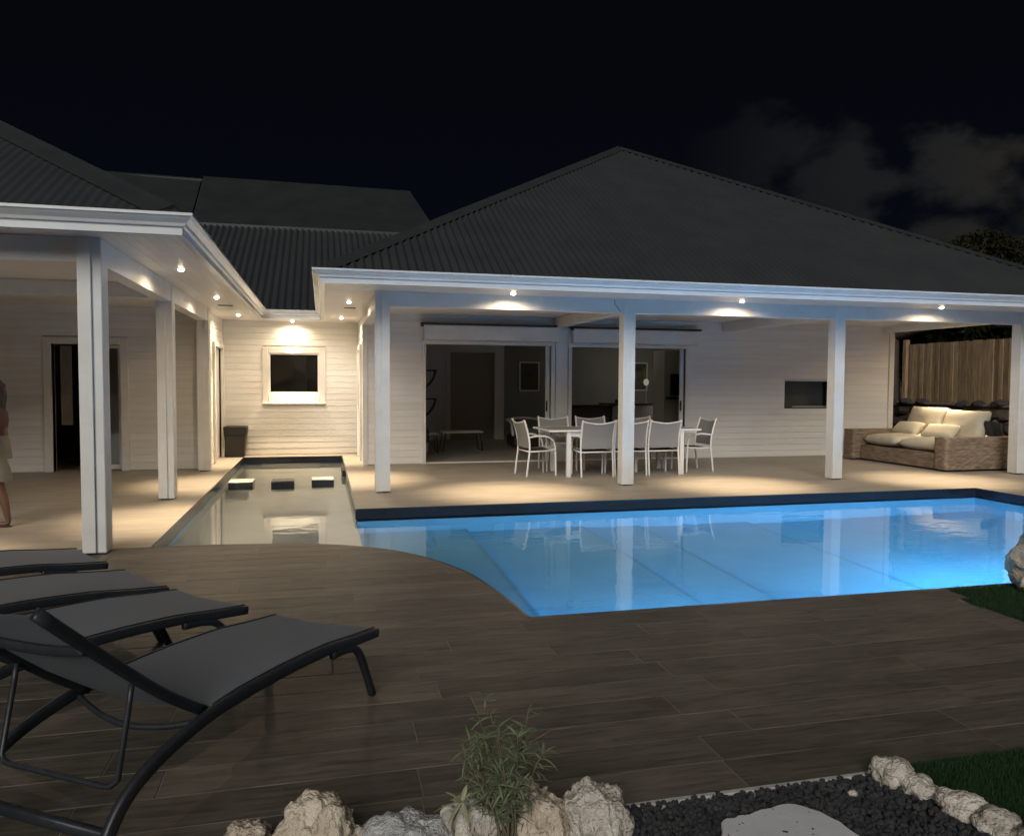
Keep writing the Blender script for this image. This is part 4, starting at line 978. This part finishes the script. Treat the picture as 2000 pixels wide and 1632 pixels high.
def tree(label, x, y, trunk_h, trunk_r, blobs, count, size, seed, group='trees beyond the fence'):
    r = empty('tree', (x, y, -0.06)); tag(r, label, 'tree', group); rnd = random.Random(seed)
    pts = curve_pts([(0, 0, 0), (rnd.uniform(-.1, .1), 0.05, trunk_h * 0.4), (rnd.uniform(-.2, .2), 0, trunk_h)], 5)
    tr = MB().tube(pts, [trunk_r * (1 - 0.45 * i / (len(pts) - 1)) for i in range(len(pts))], 10).build('trunk', 'bark', r, world=False, smooth=True)
    for bx_, by_, bz_, br in blobs:
        MB().tube(curve_pts([(0, 0, trunk_h * 0.85), (bx_ * 0.4, by_ * 0.4, trunk_h + (bz_ - trunk_h) * 0.4), (bx_, by_, bz_)], 4), [trunk_r * 0.5 * (1 - 0.08 * i) for i in range(9)], 6).build('limb', 'bark', tr, world=False, smooth=True)
    leaf_crown('crown', 'tree_leaf', r, blobs, count, size, seed)
tree('dark rounded tree rising behind the right slope of the roof', 22.0, 22.0, 4.0, 0.22, [(-1.2, 0, 5.1, 1.5), (0.2, 0.3, 5.7, 1.5), (-2.2, 0, 4.6, 1.0), (1.6, 0, 5.2, 1.5), (0, -0.5, 4.5, 1.6), (2.6, 0, 4.4, 1.3)], 26000, 0.11, 5)
tree('thick trunked tree at the left end of the plank fence', 15.0, 17.92, 3.4, 0.42, [(1.3, -0.9, 3.1, 1.0), (1.4, -2.0, 2.9, 1.0), (1.4, -3.2, 2.9, 1.0), (0.4, 0.6, 3.6, 1.0), (1.4, -4.5, 2.9, 1.0), (1.3, 0.3, 2.4, 0.9), (1.2, -1.4, 3.5, 0.9)], 34000, 0.09, 9)
# street lamp beyond the tree
SL = empty('street_lamp', (28.2, 23.6, -0.06)); tag(SL, 'street lamp with a lit orange head beyond the dark rounded tree', 'street lamp')
MB().tube([(0, 0, 0), (0, 0, 3.0), (0, 0, 5.6)], [0.07, 0.06, 0.05], 12).build('pole', 'steel', SL, world=False, smooth=True)
MB().tube(curve_pts([(0, 0, 5.5), (-0.1, 0, 5.95), (-0.5, 0, 6.1), (-0.9, 0, 6.08)], 4), 0.035, 8).build('arm', 'steel', SL, world=False, smooth=True)
MB().box(-1.35, -0.85, -0.1, 0.1, 6.05, 6.14).build('head', 'steel', SL, world=False, bevel=0.02)
MB().box(-1.30, -0.92, -0.07, 0.07, 6.035, 6.049).build('lens', 'street', SL, world=False)
d = bpy.data.lights.new('street_beam', 'POINT'); d.energy = 700; d.color = (1.0, 0.58, 0.20); d.shadow_soft_size = 0.15
lo = bpy.data.objects.new('beam', d); COL.objects.link(lo); lo.parent = SL; lo.location = (-1.1, 0, 5.95)

# ================================================================== garden bed in the foreground
structure(MB().prism([(4.2, 2.5), (2.2, 2.5), (2.16, 2.36), (2.22, 2.16), (2.20, 1.95), (2.3, 0.5), (7, 0.5), (9.3, 3.0), (9.3, 4.655), (4.42, 4.655), (4.3, 4.3), (4.28, 3.9), (4.30, 3.2)], -0.10, -0.004).build('lawn', 'turf'))
structure(MB().prism([(-1.2, 2.495), (2.2, 2.495), (2.16, 2.36), (2.22, 2.16), (2.20, 1.95), (2.3, 0.5), (-1.2, 0.5)], -0.12, -0.022).build('garden_bed', 'ground'))
structure(MB().box(0.86, 2.16, 2.472, 2.497, -0.08, 0.004).build('bed_edging', 'edging', bevel=0.003))
def turf(seed, n, region, name, label):
    rnd = random.Random(seed); V = []; F = []; c = 0
    while c < n:
        x = rnd.uniform(region[0], region[1]); y = rnd.uniform(region[2], region[3])
        if not region[4](x, y): continue
        c += 1; h = rnd.uniform(0.012, 0.026); a = rnd.uniform(0, 6.28); wv = 0.0022; k = len(V); lx_, ly_ = rnd.uniform(-.01, .01), rnd.uniform(-.01, .01)
        V += [(x - wv * math.cos(a), y - wv * math.sin(a), -0.004), (x + wv * math.cos(a), y + wv * math.sin(a), -0.004), (x + lx_, y + ly_, h)]; F.append((k, k + 1, k + 2))
    o = MB().add(V, F).build(name, 'grass'); tag(o, label, 'grass', kind='stuff')
def bed_edge(y): return 2.2 if y > 2.45 else 2.17 + 0.05 * (2.36 - y) / 0.4
turf(3, 60000, (2.16, 3.6, 1.75, 2.50, lambda x, y: x > bed_edge(y) + 0.005), 'grass', 'short dark green turf at the bottom right beside the gravel')
turf(4, 34000, (4.28, 6.2, 3.4, 4.655, lambda x, y: x > (4.325 if y < 4.41 else 4.435)), 'grass', 'short dark green turf round the boulder at the pool edge')
# lava gravel
rnd = random.Random(11); V = []; F = []
peb = [rock_mesh('pebble', 60 + k, 1, 1, 1, 1, 0.45, 1.3, 0.12) for k in range(5)]
pd = [([v.co.copy() for v in m.vertices], [tuple(p.vertices) for p in m.polygons]) for m in peb]
for i in range(7600):
    x = rnd.uniform(0.35, 2.2); y = rnd.uniform(1.75, 2.475)
    if x > bed_edge(y) - 0.02: continue
    s_ = rnd.uniform(0.007, 0.016); vs, fs = pd[i % 5]; q = Matrix.Rotation(rnd.uniform(0, 6.28), 3, 'Z') @ Matrix.Rotation(rnd.uniform(0, 3), 3, 'X'); k = len(V)
    c = Vector((x, y, rnd.uniform(-0.016, 0.004)))
    V += [c + (q @ v) * s_ for v in vs]; F += [tuple(a + k for a in f) for f in fs]
gv = MB(); gv.v = [tuple(v) for v in V]; gv.f = F
tag(gv.build('gravel', 'lava'), 'dark lava gravel filling the bed in front of the deck', 'gravel', kind='stuff')
# slab
SBP = [(1.27, 2.22), (1.30, 2.29), (1.36, 2.315), (1.45, 2.325), (1.55, 2.345), (1.62, 2.335), (1.67, 2.27), (1.70, 2.20), (1.70, 2.05), (1.60, 1.95), (1.40, 1.93), (1.28, 2.02)]
SBP = [(x + random.uniform(-.006, .006), y + random.uniform(-.005, .005)) for x, y in smooth_curve(SBP + [SBP[0]], 3)[:-1]]
o = MB().prism(SBP, -0.018, 0.016).build('stepping_stone', 'slab', bevel=0.004); tag(o, 'flat pale grey stepping stone lying in the dark gravel', 'stepping stone')
# limestone rocks
def rock(x, y, z, sx, sy, sz, seed, m, label, rz=0, group='limestone rocks edging the garden bed', sub=5, amp=0.34, freq=1.35, fine=0.05):
    me = rock_mesh('rock', seed, sub, sx, sy, sz, amp, freq, fine); me.polygons.foreach_set('use_smooth', [True] * len(me.polygons))
    o = link('rock', me, m, None, (x, y, z), (0, 0, rz)); tag(o, label, 'rock', group); return o
rock(-0.235, 2.47, 0.035, 0.075, 0.09, 0.075, 3, 'rock_warm', 'small cream limestone rock at the far left end of the row')
rock(-0.015, 2.40, 0.05, 0.115, 0.12, 0.135, 8, 'rock_warm', 'tall peaked cream limestone rock second from the left of the row')
rock(0.25, 2.36, 0.035, 0.14, 0.11, 0.095, 12, 'rock_grey', 'broad grey limestone rock between the peaked rock and the shrub')
rock(0.455, 2.36, 0.05, 0.11, 0.10, 0.11, 17, 'rock', 'pale limestone rock behind the left stems of the shrub')
rock(0.665, 2.36, 0.05, 0.105, 0.10, 0.125, 23, 'rock_warm', 'tan limestone rock behind the right stems of the shrub')
rock(0.865, 2.33, 0.06, 0.105, 0.11, 0.12, 31, 'rock', 'knobbly white limestone rock beside the gravel, right end of the row')
rock(2.09, 2.42, 0.03, 0.075, 0.07, 0.05, 36, 'rock', 'white lumpy stone at the corner where edging and turf meet', sub=4)
rock(2.13, 2.33, 0.015, 0.062, 0.06, 0.04, 39, 'rock', 'white stone just below the corner stone on the turf edge', sub=4)
rock(2.17, 2.185, 0.02, 0.068, 0.08, 0.045, 44, 'rock', 'smooth white stone between turf and gravel, third from the deck', sub=4)
rock(2.20, 2.06, 0.02, 0.072, 0.07, 0.045, 49, 'rock', 'pitted white stone between turf and gravel at the picture bottom', sub=4)
rock(2.24, 1.93, 0.02, 0.075, 0.07, 0.045, 52, 'rock', 'lowest white stone along the turf edge', sub=4)
rock(1.87, 2.36, 0.01, 0.018, 0.014, 0.012, 55, 'rock', 'tiny white pebble lying on the dark gravel', sub=3)
rock(5.10, 4.40, 0.17, 0.21, 0.22, 0.26, 61, 'rock_warm', 'weathered tan boulder on the turf at the pool edge', group=None)
# shrub in front of the rocks
SH = empty('shrub', (0.56, 2.30, -0.02)); SH.scale = (1.20, 1.20, 1.08); tag(SH, 'wiry green shrub with narrow leaves growing among the limestone rocks', 'shrub')
rnd = random.Random(21); LV = []; LF = []; PV = []; PF = []
def leaf(V, F, base, d, ln, wd, droop):
    d = d.normalized(); side = d.cross(Vector((rnd.uniform(-.3, .3), rnd.uniform(-.3, .3), 1))).normalized(); k = len(V); n = 5
    for i in range(n + 1):
        t = i / n; c = base + d * ln * t + Vector((0, 0, -droop * ln * t * t)); ww = wd * math.sin(math.pi * min(0.97, 0.06 + t * 0.94)) ** 0.8
        V += [c - side * ww, c + Vector((0, 0, ww * 0.35)), c + side * ww]
    for i in range(n):
        a = k + 3 * i; F += [(a, a + 3, a + 4, a + 1), (a + 1, a + 4, a + 5, a + 2)]
tips = []
for i in range(17):
    a = rnd.uniform(0, 6.28); sp = rnd.uniform(0.03, 0.145); hh = rnd.uniform(0.26, 0.43)
    if i < 3: a, sp, hh = (2.9 + 0.35 * i, 0.06 + 0.02 * i, 0.50 - 0.05 * i)
    p0 = Vector((rnd.uniform(-.025, .03), rnd.uniform(-.02, .02), 0)); p3 = Vector((math.cos(a) * sp, math.sin(a) * sp * 0.8, hh))
    pts = curve_pts([p0, p0.lerp(p3, 0.35) + Vector((rnd.uniform(-.02, .02), 0, 0.02)), p0.lerp(p3, 0.7) + Vector((rnd.uniform(-.02, .02), 0, 0.015)), p3], 4)
    MB().tube(pts, [0.0038 * (1 - 0.7 * k / (len(pts) - 1)) for k in range(len(pts))], 6).build('stem', 'stem', SH, world=False, smooth=True)
    for k in range(40):
        t = rnd.uniform(0.25, 1.0) ** 0.8; q = t * (len(pts) - 1); b_ = pts[int(q)].lerp(pts[min(int(q) + 1, len(pts) - 1)], q % 1)
        aa = rnd.uniform(0, 6.28); leaf(LV, LF, b_, Vector((math.cos(aa), math.sin(aa), rnd.uniform(0.2, 1.1))), rnd.uniform(0.035, 0.075), rnd.uniform(0.0022, 0.0040), rnd.uniform(0.1, 0.8))
o = MB(); o.v = [tuple(v) for v in LV]; o.f = LF; o.build('foliage', 'leaf', SH, world=False)
# the pale side shoot on the left
pts = curve_pts([(-0.02, 0, 0.02), (-0.11, -0.02, 0.05), (-0.15, -0.02, 0.14), (-0.125, -0.02, 0.215)], 5)
MB().tube(pts, 0.003, 6).build('stem', 'stem', SH, world=False, smooth=True)
for aa, ln, up in ((3.1, 0.10, 0.0), (2.6, 0.085, 0.9), (0.6, 0.09, 0.5), (1.2, 0.08, 1.1), (4.0, 0.08, -0.5), (5.0, 0.075, -0.9), (0.1, 0.06, 1.3), (3.6, 0.06, 0.7)):
    leaf(PV, PF, pts[-1], Vector((math.cos(aa), math.sin(aa) * 0.5, up)), ln * 0.72, 0.0065, 0.3)
o = MB(); o.v = [tuple(v) for v in PV]; o.f = PF; o.build('shoot_leaves', 'leaf_pale', SH, world=False)
for k in range(5):
    a = rnd.uniform(-0.6, 0.9); p0 = Vector((rnd.uniform(-.05, .09), 0, rnd.uniform(.30, .38)))
    MB().tube([p0, p0 + Vector((a * 0.07, -0.01, 0.04)), p0 + Vector((a * 0.13, -0.02, rnd.uniform(0.0, 0.10)))], 0.0012, 5).build('twig', 'stem', SH, world=False)

# ================================================================== things inside the rooms
def framed(name, x0, x1, z0, z1, y, label, pic):
    r = empty(name, ((x0 + x1) / 2, y, z0)); tag(r, label, 'picture', 'pictures in the dark room')
    f = 0.035; m = MB(); m.box(x0, x0 + f, y - 0.03, y, z0, z1).box(x1 - f, x1, y - 0.03, y, z0, z1).box(x0 + f, x1 - f, y - 0.03, y, z0, z0 + f).box(x0 + f, x1 - f, y - 0.03, y, z1 - f, z1); m.build('frame', 'white', r)
    MB().box(x0 + f, x1 - f, y - 0.016, y - 0.004, z0 + f, z1 - f).build('print', pic, r)
MT['print_dark'] = mat('dark_print', (0.02, 0.03, 0.02), 0.6, (0.10, 0.08, 0.04), 3.2)
MT['print_moon'] = mat('night_print', (0.01, 0.012, 0.02), 0.6, (0.22, 0.20, 0.12), 2.2)
framed('picture', 5.28, 5.86, 1.25, 2.06, 20.598, 'dark framed picture on the room wall seen through the left sliding door', 'print_dark')
framed('picture', 8.60, 9.09, 1.27, 2.08, 20.598, 'framed picture seen just right of the second column through the right sliding door', 'print_moon')
def sideboard(x0, x1, y0, y1, h, m, label):
    r = empty('sideboard', ((x0 + x1) / 2, (y0 + y1) / 2, 0.004)); tag(r, label, 'sideboard')
    MB().box(x0, x1, y0, y1, h - 0.04, h).build('top', 'darkwood', r, bevel=0.005); MB().box(x0 + 0.05, x1 - 0.05, y0 + 0.03, y1 - 0.02, 0.14, h - 0.041).build('body', m, r, bevel=0.004)
    for sx in (x0 + 0.03, x1 - 0.09):
        for sy in (y0 + 0.01, y1 - 0.07): MB().box(sx, sx + 0.06, sy, sy + 0.06, 0.004, h - 0.041).build('leg', 'darkwood', r)
    n = 3
    for k in range(n):
        a = x0 + 0.10 + (x1 - x0 - 0.2) * k / n; dd = MB().box(a + 0.01, a + (x1 - x0 - 0.2) / n - 0.01, y0 + 0.012, y0 + 0.029, 0.2, h - 0.09).build('drawer', m, r); MB().box(a + 0.12, a + 0.20, y0 - 0.006, y0 + 0.011, h * 0.6, h * 0.6 + 0.02).build('handle', 'steel', dd)
sideboard(5.35, 6.9, 17.6, 18.1, 0.95, 'redwood', 'dark sideboard with reddish drawers behind the right sliding door')
r = empty('kitchen_counter', (7.6, 18.7, 0.004)); tag(r, 'pale kitchen counter with dark worktop in the dark room right of the second column', 'counter')
MB().box(7.1, 8.5, 18.4, 19.0, 0.004, 0.92).build('cabinet', 'inwall', r); MB().box(7.05, 8.55, 18.35, 19.05, 0.921, 0.97).build('worktop', 'darkwood', r, bevel=0.004); MB().box(7.35, 7.55, 18.5, 18.7, 0.971, 1.06).build('kettle', 'planter', r, bevel=0.02)
r = empty('wall_oven', (8.85, 17.8, 0.004)); tag(r, 'tall unit with dark oven at the right edge of the right doorway', 'oven')
MB().box(8.2, 9.5, 17.55, 18.2, 0.004, 2.3).build('housing', 'inwall', r); MB().box(8.36, 8.60, 17.52, 17.549, 1.2, 1.72).build('oven_front', 'black', r, bevel=0.004); MB().box(8.24, 8.80, 17.40, 17.549, 1.10, 1.15).build('shelf', 'darkwood', r)
tl = empty('table_lamp', (8.27, 18.80, 0.97)); tag(tl, 'small pale globe lamp on the kitchen counter beside the framed picture', 'lamp')
MB().lathe([(0.0005, 0.001), (0.06, 0.001), (0.06, 0.02), (0.012, 0.03), (0.010, 0.46), (0.0005, 0.46)], 16).build('stand', 'steel', tl, world=False, smooth=True)
MB().lathe([(0.0005, 0.455), (0.035, 0.465), (0.062, 0.50), (0.070, 0.545), (0.062, 0.59), (0.035, 0.625), (0.0005, 0.635)], 18).build('globe', 'globe', tl, world=False, smooth=True)
d = bpy.data.lights.new('lamp_glow', 'POINT'); d.energy = 9; d.color = (1.0, 0.93, 0.80); d.shadow_soft_size = 0.05
lo = bpy.data.objects.new('glow', d); COL.objects.link(lo); lo.parent = tl; lo.location = (0, -0.02, 0.71)
# low lounge chair and glass topped tables
def wire_table(x, y, w_, d_, h, label):
    r = empty('side_table', (x, y, 0.004)); tag(r, label, 'table'); MB().box(-w_ / 2, w_ / 2, -d_ / 2, d_ / 2, h - 0.025, h).build('top', 'inwall', r, world=False, bevel=0.004)
    for sx in (-1, 1): MB().tube([(sx * w_ * 0.42, -d_ * 0.4, h - 0.025), (sx * w_ * 0.48, -d_ * 0.45, 0.008), (sx * w_ * 0.48, d_ * 0.45, 0.008), (sx * w_ * 0.42, d_ * 0.4, h - 0.025)], 0.011, 8).build('leg', 'dark_alu', r, world=False, smooth=True)
wire_table(2.95, 16.6, 0.9, 0.55, 0.42, 'low table with bent metal legs just inside the left sliding door')
wire_table(2.1, 16.3, 0.55, 0.5, 0.40, 'small low table by the left jamb of the left sliding door')
r = empty('armchair', (4.55, 17.0, 0.004)); tag(r, 'low rounded armchair with pale cushion in the dark room behind the table', 'armchair')
MB().box(-0.40, 0.40, -0.36, 0.36, 0.05, 0.30).build('base', 'darkwood', r, world=False, bevel=0.05, seg=3)
cushion('seat_cushion', 'sling_light', (0.72, 0.66, 0.16), (4.55, 17.0, 0.38), (0, 0, 0), r)
MB().tube(curve_pts([(-0.40, -0.3, 0.3), (-0.40, -0.1, 0.58), (-0.38, 0.36, 0.62), (0, 0.44, 0.66), (0.38, 0.36, 0.62), (0.40, -0.1, 0.58), (0.40, -0.3, 0.3)], 5), 0.03, 8).build('arm_hoop', 'inwall', r, world=False, smooth=True)
r = empty('potted_plant', (1.95, 15.55, 0.004)); tag(r, 'small potted plant in the left corner of the left sliding door', 'plant')
MB().lathe([(0.10, 0), (0.13, 0.05), (0.15, 0.26), (0.13, 0.26), (0.125, 0.24)], 20).build('pot', 'rock_warm', r, world=False, smooth=True)
MB().tube([(0, 0, 0.22), (0.01, 0, 0.35), (0, 0, 0.5)], 0.01, 6).build('stem', 'stem', r, world=False)
leaf_crown('foliage', 'leaf', r, [(0, 0, 0.48, 0.17), (0.06, 0, 0.38, 0.13)], 500, 0.05, 3)
def bracket(z, label):
    r = empty('wall_shelf', (1.92, 16.2, z)); tag(r, label, 'shelf', 'curved wall shelves by the left sliding door')
    MB().box(-0.1, 0.42, -0.12, 0.12, 0.10, 0.13).build('board', 'darkwood', r, world=False, bevel=0.005)
    MB().tube(curve_pts([(0.40, 0, 0.10), (0.36, 0, -0.05), (0.22, 0, -0.22), (0.02, 0, -0.34)], 5), 0.025, 8).build('brace', 'darkwood', r, world=False, smooth=True)
    MB().lathe([(0.05, 0.131), (0.07, 0.17), (0.05, 0.23), (0.03, 0.25)], 14, (0.12, 0, 0)).build('ornament', 'darkwood', r, world=False, smooth=True)
MB().box(0.87, 1.82, 16.05, 16.35, 0.004, 2.62).build('inner_pier', 'inwall', H1)
bracket(1.62, 'upper curved dark wall shelf at the left jamb inside the room'); bracket(1.02, 'lower curved dark wall shelf at the left jamb inside the room')

# ================================================================== person at the left edge
def person(x, y):
    root = empty('person', (x, y, 0.0)); tag(root, 'person in dark red top and pale shorts walking at the left edge', 'person')
    J = {}; V = []; E = []; Rr = []
    def j(n, p, r, par=None):
        J[n] = len(V); V.append(p); Rr.append(r)
        if par: E.append((J[par], J[n]))
    j('pelvis', (0, 0, 0.80), 0.115); j('waist', (0.005, 0, 0.93), 0.098, 'pelvis'); j('chest', (0.0, 0, 1.08), 0.112, 'waist'); j('upper', (-0.005, 0, 1.19), 0.075, 'chest')
    j('neck', (-0.015, 0, 1.265), 0.042, 'upper'); j('skull', (-0.03, 0, 1.34), 0.072, 'neck'); j('crown', (-0.03, 0, 1.42), 0.078, 'skull'); j('topd', (-0.025, 0, 1.475), 0.045, 'crown')
    j('hipN', (0.01, -0.075, 0.74), 0.085, 'pelvis'); j('thighN', (0.04, -0.078, 0.60), 0.075, 'hipN'); j('kneeN', (0.065, -0.08, 0.43), 0.050, 'thighN'); j('calfN', (0.10, -0.08, 0.30), 0.047, 'kneeN'); j('ankN', (0.135, -0.08, 0.085), 0.030, 'calfN'); j('heelN', (0.140, -0.08, 0.035), 0.030, 'ankN'); j('ballN', (0.02, -0.085, 0.026), 0.028, 'heelN'); j('toeN', (-0.045, -0.088, 0.022), 0.020, 'ballN')
    j('hipF', (-0.01, 0.075, 0.74), 0.085, 'pelvis'); j('thighF', (-0.06, 0.078, 0.60), 0.075, 'hipF'); j('kneeF', (-0.12, 0.08, 0.43), 0.050, 'thighF'); j('calfF', (-0.14, 0.08, 0.30), 0.047, 'kneeF'); j('ankF', (-0.20, 0.08, 0.085), 0.030, 'calfF'); j('heelF', (-0.195, 0.08, 0.035), 0.030, 'ankF'); j('ballF', (-0.31, 0.085, 0.026), 0.028, 'heelF'); j('toeF', (-0.37, 0.088, 0.022), 0.020, 'ballF')
    for s, n, dx in ((-1, 'N', 0.0), (1, 'F', -0.0)):
        e = 0.085 if s < 0 else -0.05
        j('sh' + n, (0, s * 0.135, 1.185), 0.052, 'upper'); j('ua' + n, (e * 0.5, s * 0.172, 1.06), 0.042, 'sh' + n); j('el' + n, (e, s * 0.185, 0.925), 0.034, 'ua' + n); j('fa' + n, (e * 0.75, s * 0.19, 0.80), 0.030, 'el' + n); j('wr' + n, (e * 0.45, s * 0.19, 0.70), 0.022, 'fa' + n)
        j('pa' + n, (e * 0.35, s * 0.19, 0.64), 0.026, 'wr' + n); j('pb' + n, (e * 0.3, s * 0.19, 0.61), 0.024, 'pa' + n)
        for k, (fx_, ln) in enumerate(((-0.026, 0.055), (-0.009, 0.066), (0.009, 0.062), (0.025, 0.046))):
            b = (e * 0.3 + fx_, s * 0.19, 0.602)
            j('f%d%s' % (k, n), b, 0.0085, 'pb' + n); j('g%d%s' % (k, n), (b[0] - 0.004, b[1] - s * 0.006, b[2] - ln * 0.5), 0.0075, 'f%d%s' % (k, n)); j('h%d%s' % (k, n), (b[0] - 0.008, b[1] - s * 0.018, b[2] - ln), 0.006, 'g%d%s' % (k, n))
        j('t0' + n, (e * 0.35 - 0.035, s * 0.185, 0.632), 0.010, 'pa' + n); j('t1' + n, (e * 0.35 - 0.048, s * 0.18, 0.598), 0.0085, 't0' + n)
    me = bpy.data.meshes.new('body'); me.from_pydata(V, E, [])
    bo = link('body', me, 'skin', root)
    sk = bo.modifiers.new('skin', 'SKIN'); sk.use_smooth_shade = True
    for i, v in enumerate(me.skin_vertices[0].data): v.radius = (Rr[i], Rr[i] * (1.25 if V[i][2] > 0.75 and abs(V[i][1]) < 0.01 and V[i][2] < 1.15 else 1.0)); v.use_root = (i == 0)
    ss = bo.modifiers.new('sub', 'SUBSURF'); ss.levels = 2; ss.render_levels = 2
    # clothes
    top = MB().lathe([(0.128, 0.80), (0.122, 0.92), (0.118, 0.98), (0.130, 1.08), (0.125, 1.16), (0.095, 1.215), (0.055, 1.235)], 28, (0, 0, 0), 0.98, 1.22); top.f = top.f[:-2]; top.build('top', 'top_cloth', root, world=False, smooth=True)
    sh = MB().lathe([(0.122, 0.93), (0.140, 0.84), (0.150, 0.74), (0.152, 0.69)], 28, (0.0, 0, 0), 0.98, 1.2); sh.f = sh.f[:-2]; so_ = sh.build('shorts', 'shorts', root, world=False, smooth=True)
    for cx_, cy_, dx_ in ((0.015, -0.08, 0.055), (-0.02, 0.08, -0.07)):
        V_, F_ = [], []; n = 20
        for k, (z, r, f) in enumerate(((0.76, 0.095, 0), (0.66, 0.105, 0.35), (0.55, 0.108, 0.8), (0.47, 0.110, 1.0))):
            for i in range(n): a = 6.2832 * i / n; V_.append((cx_ + dx_ * f + r * math.cos(a) * (1 + 0.05 * math.sin(5 * a)), cy_ + r * math.sin(a), z + 0.006 * math.sin(3 * a)))
        for k in range(3):
            for i in range(n): q = (i + 1) % n; F_.append((k * n + i, k * n + q, (k + 1) * n + q, (k + 1) * n + i))
        MB().add(V_, F_).build('shorts_leg', 'shorts', so_, world=False, smooth=True)
    # hair: cap and long fall
    hm = rock_mesh('hair', 5, 4, 0.108, 0.100, 0.108, 0.06, 2.0, 0.03)
    for v in hm.vertices:
        if v.co.x < -0.055 and v.co.z < 0.055: v.co.x = -0.055
        if v.co.z < 0 and v.co.x > -0.03:
            t_ = -v.co.z / 0.108; v.co.z *= 1 + 2.6 * t_; v.co.x += 0.03 * t_
    hm.polygons.foreach_set('use_smooth', [True] * len(hm.polygons)); link('hair', hm, 'hair', root, (-0.005, 0, 1.405))
    # face and sandals
    MB().tube([(-0.100, 0, 1.415), (-0.125, 0, 1.385), (-0.105, 0, 1.375)], [0.008, 0.014, 0.010], 8).build('nose', 'skin', root, world=False, smooth=True)
    for s in (-1, 1):
        MB().lathe([(0.0005, -0.010), (0.009, -0.005), (0.010, 0.0), (0.009, 0.005), (0.0005, 0.010)], 10, (-0.094, s * 0.032, 1.415)).build('eye', 'white', root, world=False, smooth=True)
        MB().tube([(-0.02, s * 0.083, 1.42), (-0.01, s * 0.092, 1.40), (-0.02, s * 0.084, 1.375)], 0.012, 8).build('ear', 'skin', root, world=False, smooth=True)
    MB().tube([(-0.098, -0.024, 1.345), (-0.106, 0, 1.345), (-0.098, 0.024, 1.345)], 0.006, 6).build('mouth', 'top_cloth', root, world=False, smooth=True)
    for fx_, fy_ in ((0.055, -0.084), (-0.28, 0.084)):
        sp = MB(); sp.prism([(fx_ - 0.125, fy_ - 0.025), (fx_ - 0.10, fy_ - 0.042), (fx_ + 0.09, fy_ - 0.036), (fx_ + 0.118, fy_), (fx_ + 0.09, fy_ + 0.036), (fx_ - 0.10, fy_ + 0.042), (fx_ - 0.125, fy_ + 0.02)], 0.0, 0.014)
        sd2 = sp.build('sandal', 'darkwood', root, world=False, bevel=0.003)
        MB().tube(curve_pts([(fx_ - 0.05, fy_ - 0.04, 0.012), (fx_ - 0.04, fy_ - 0.02, 0.058), (fx_ - 0.04, fy_ + 0.02, 0.058), (fx_ - 0.05, fy_ + 0.04, 0.012)], 4), 0.007, 6).build('strap', 'darkwood', sd2, world=False, smooth=True)
person(-3.25, 8.86)
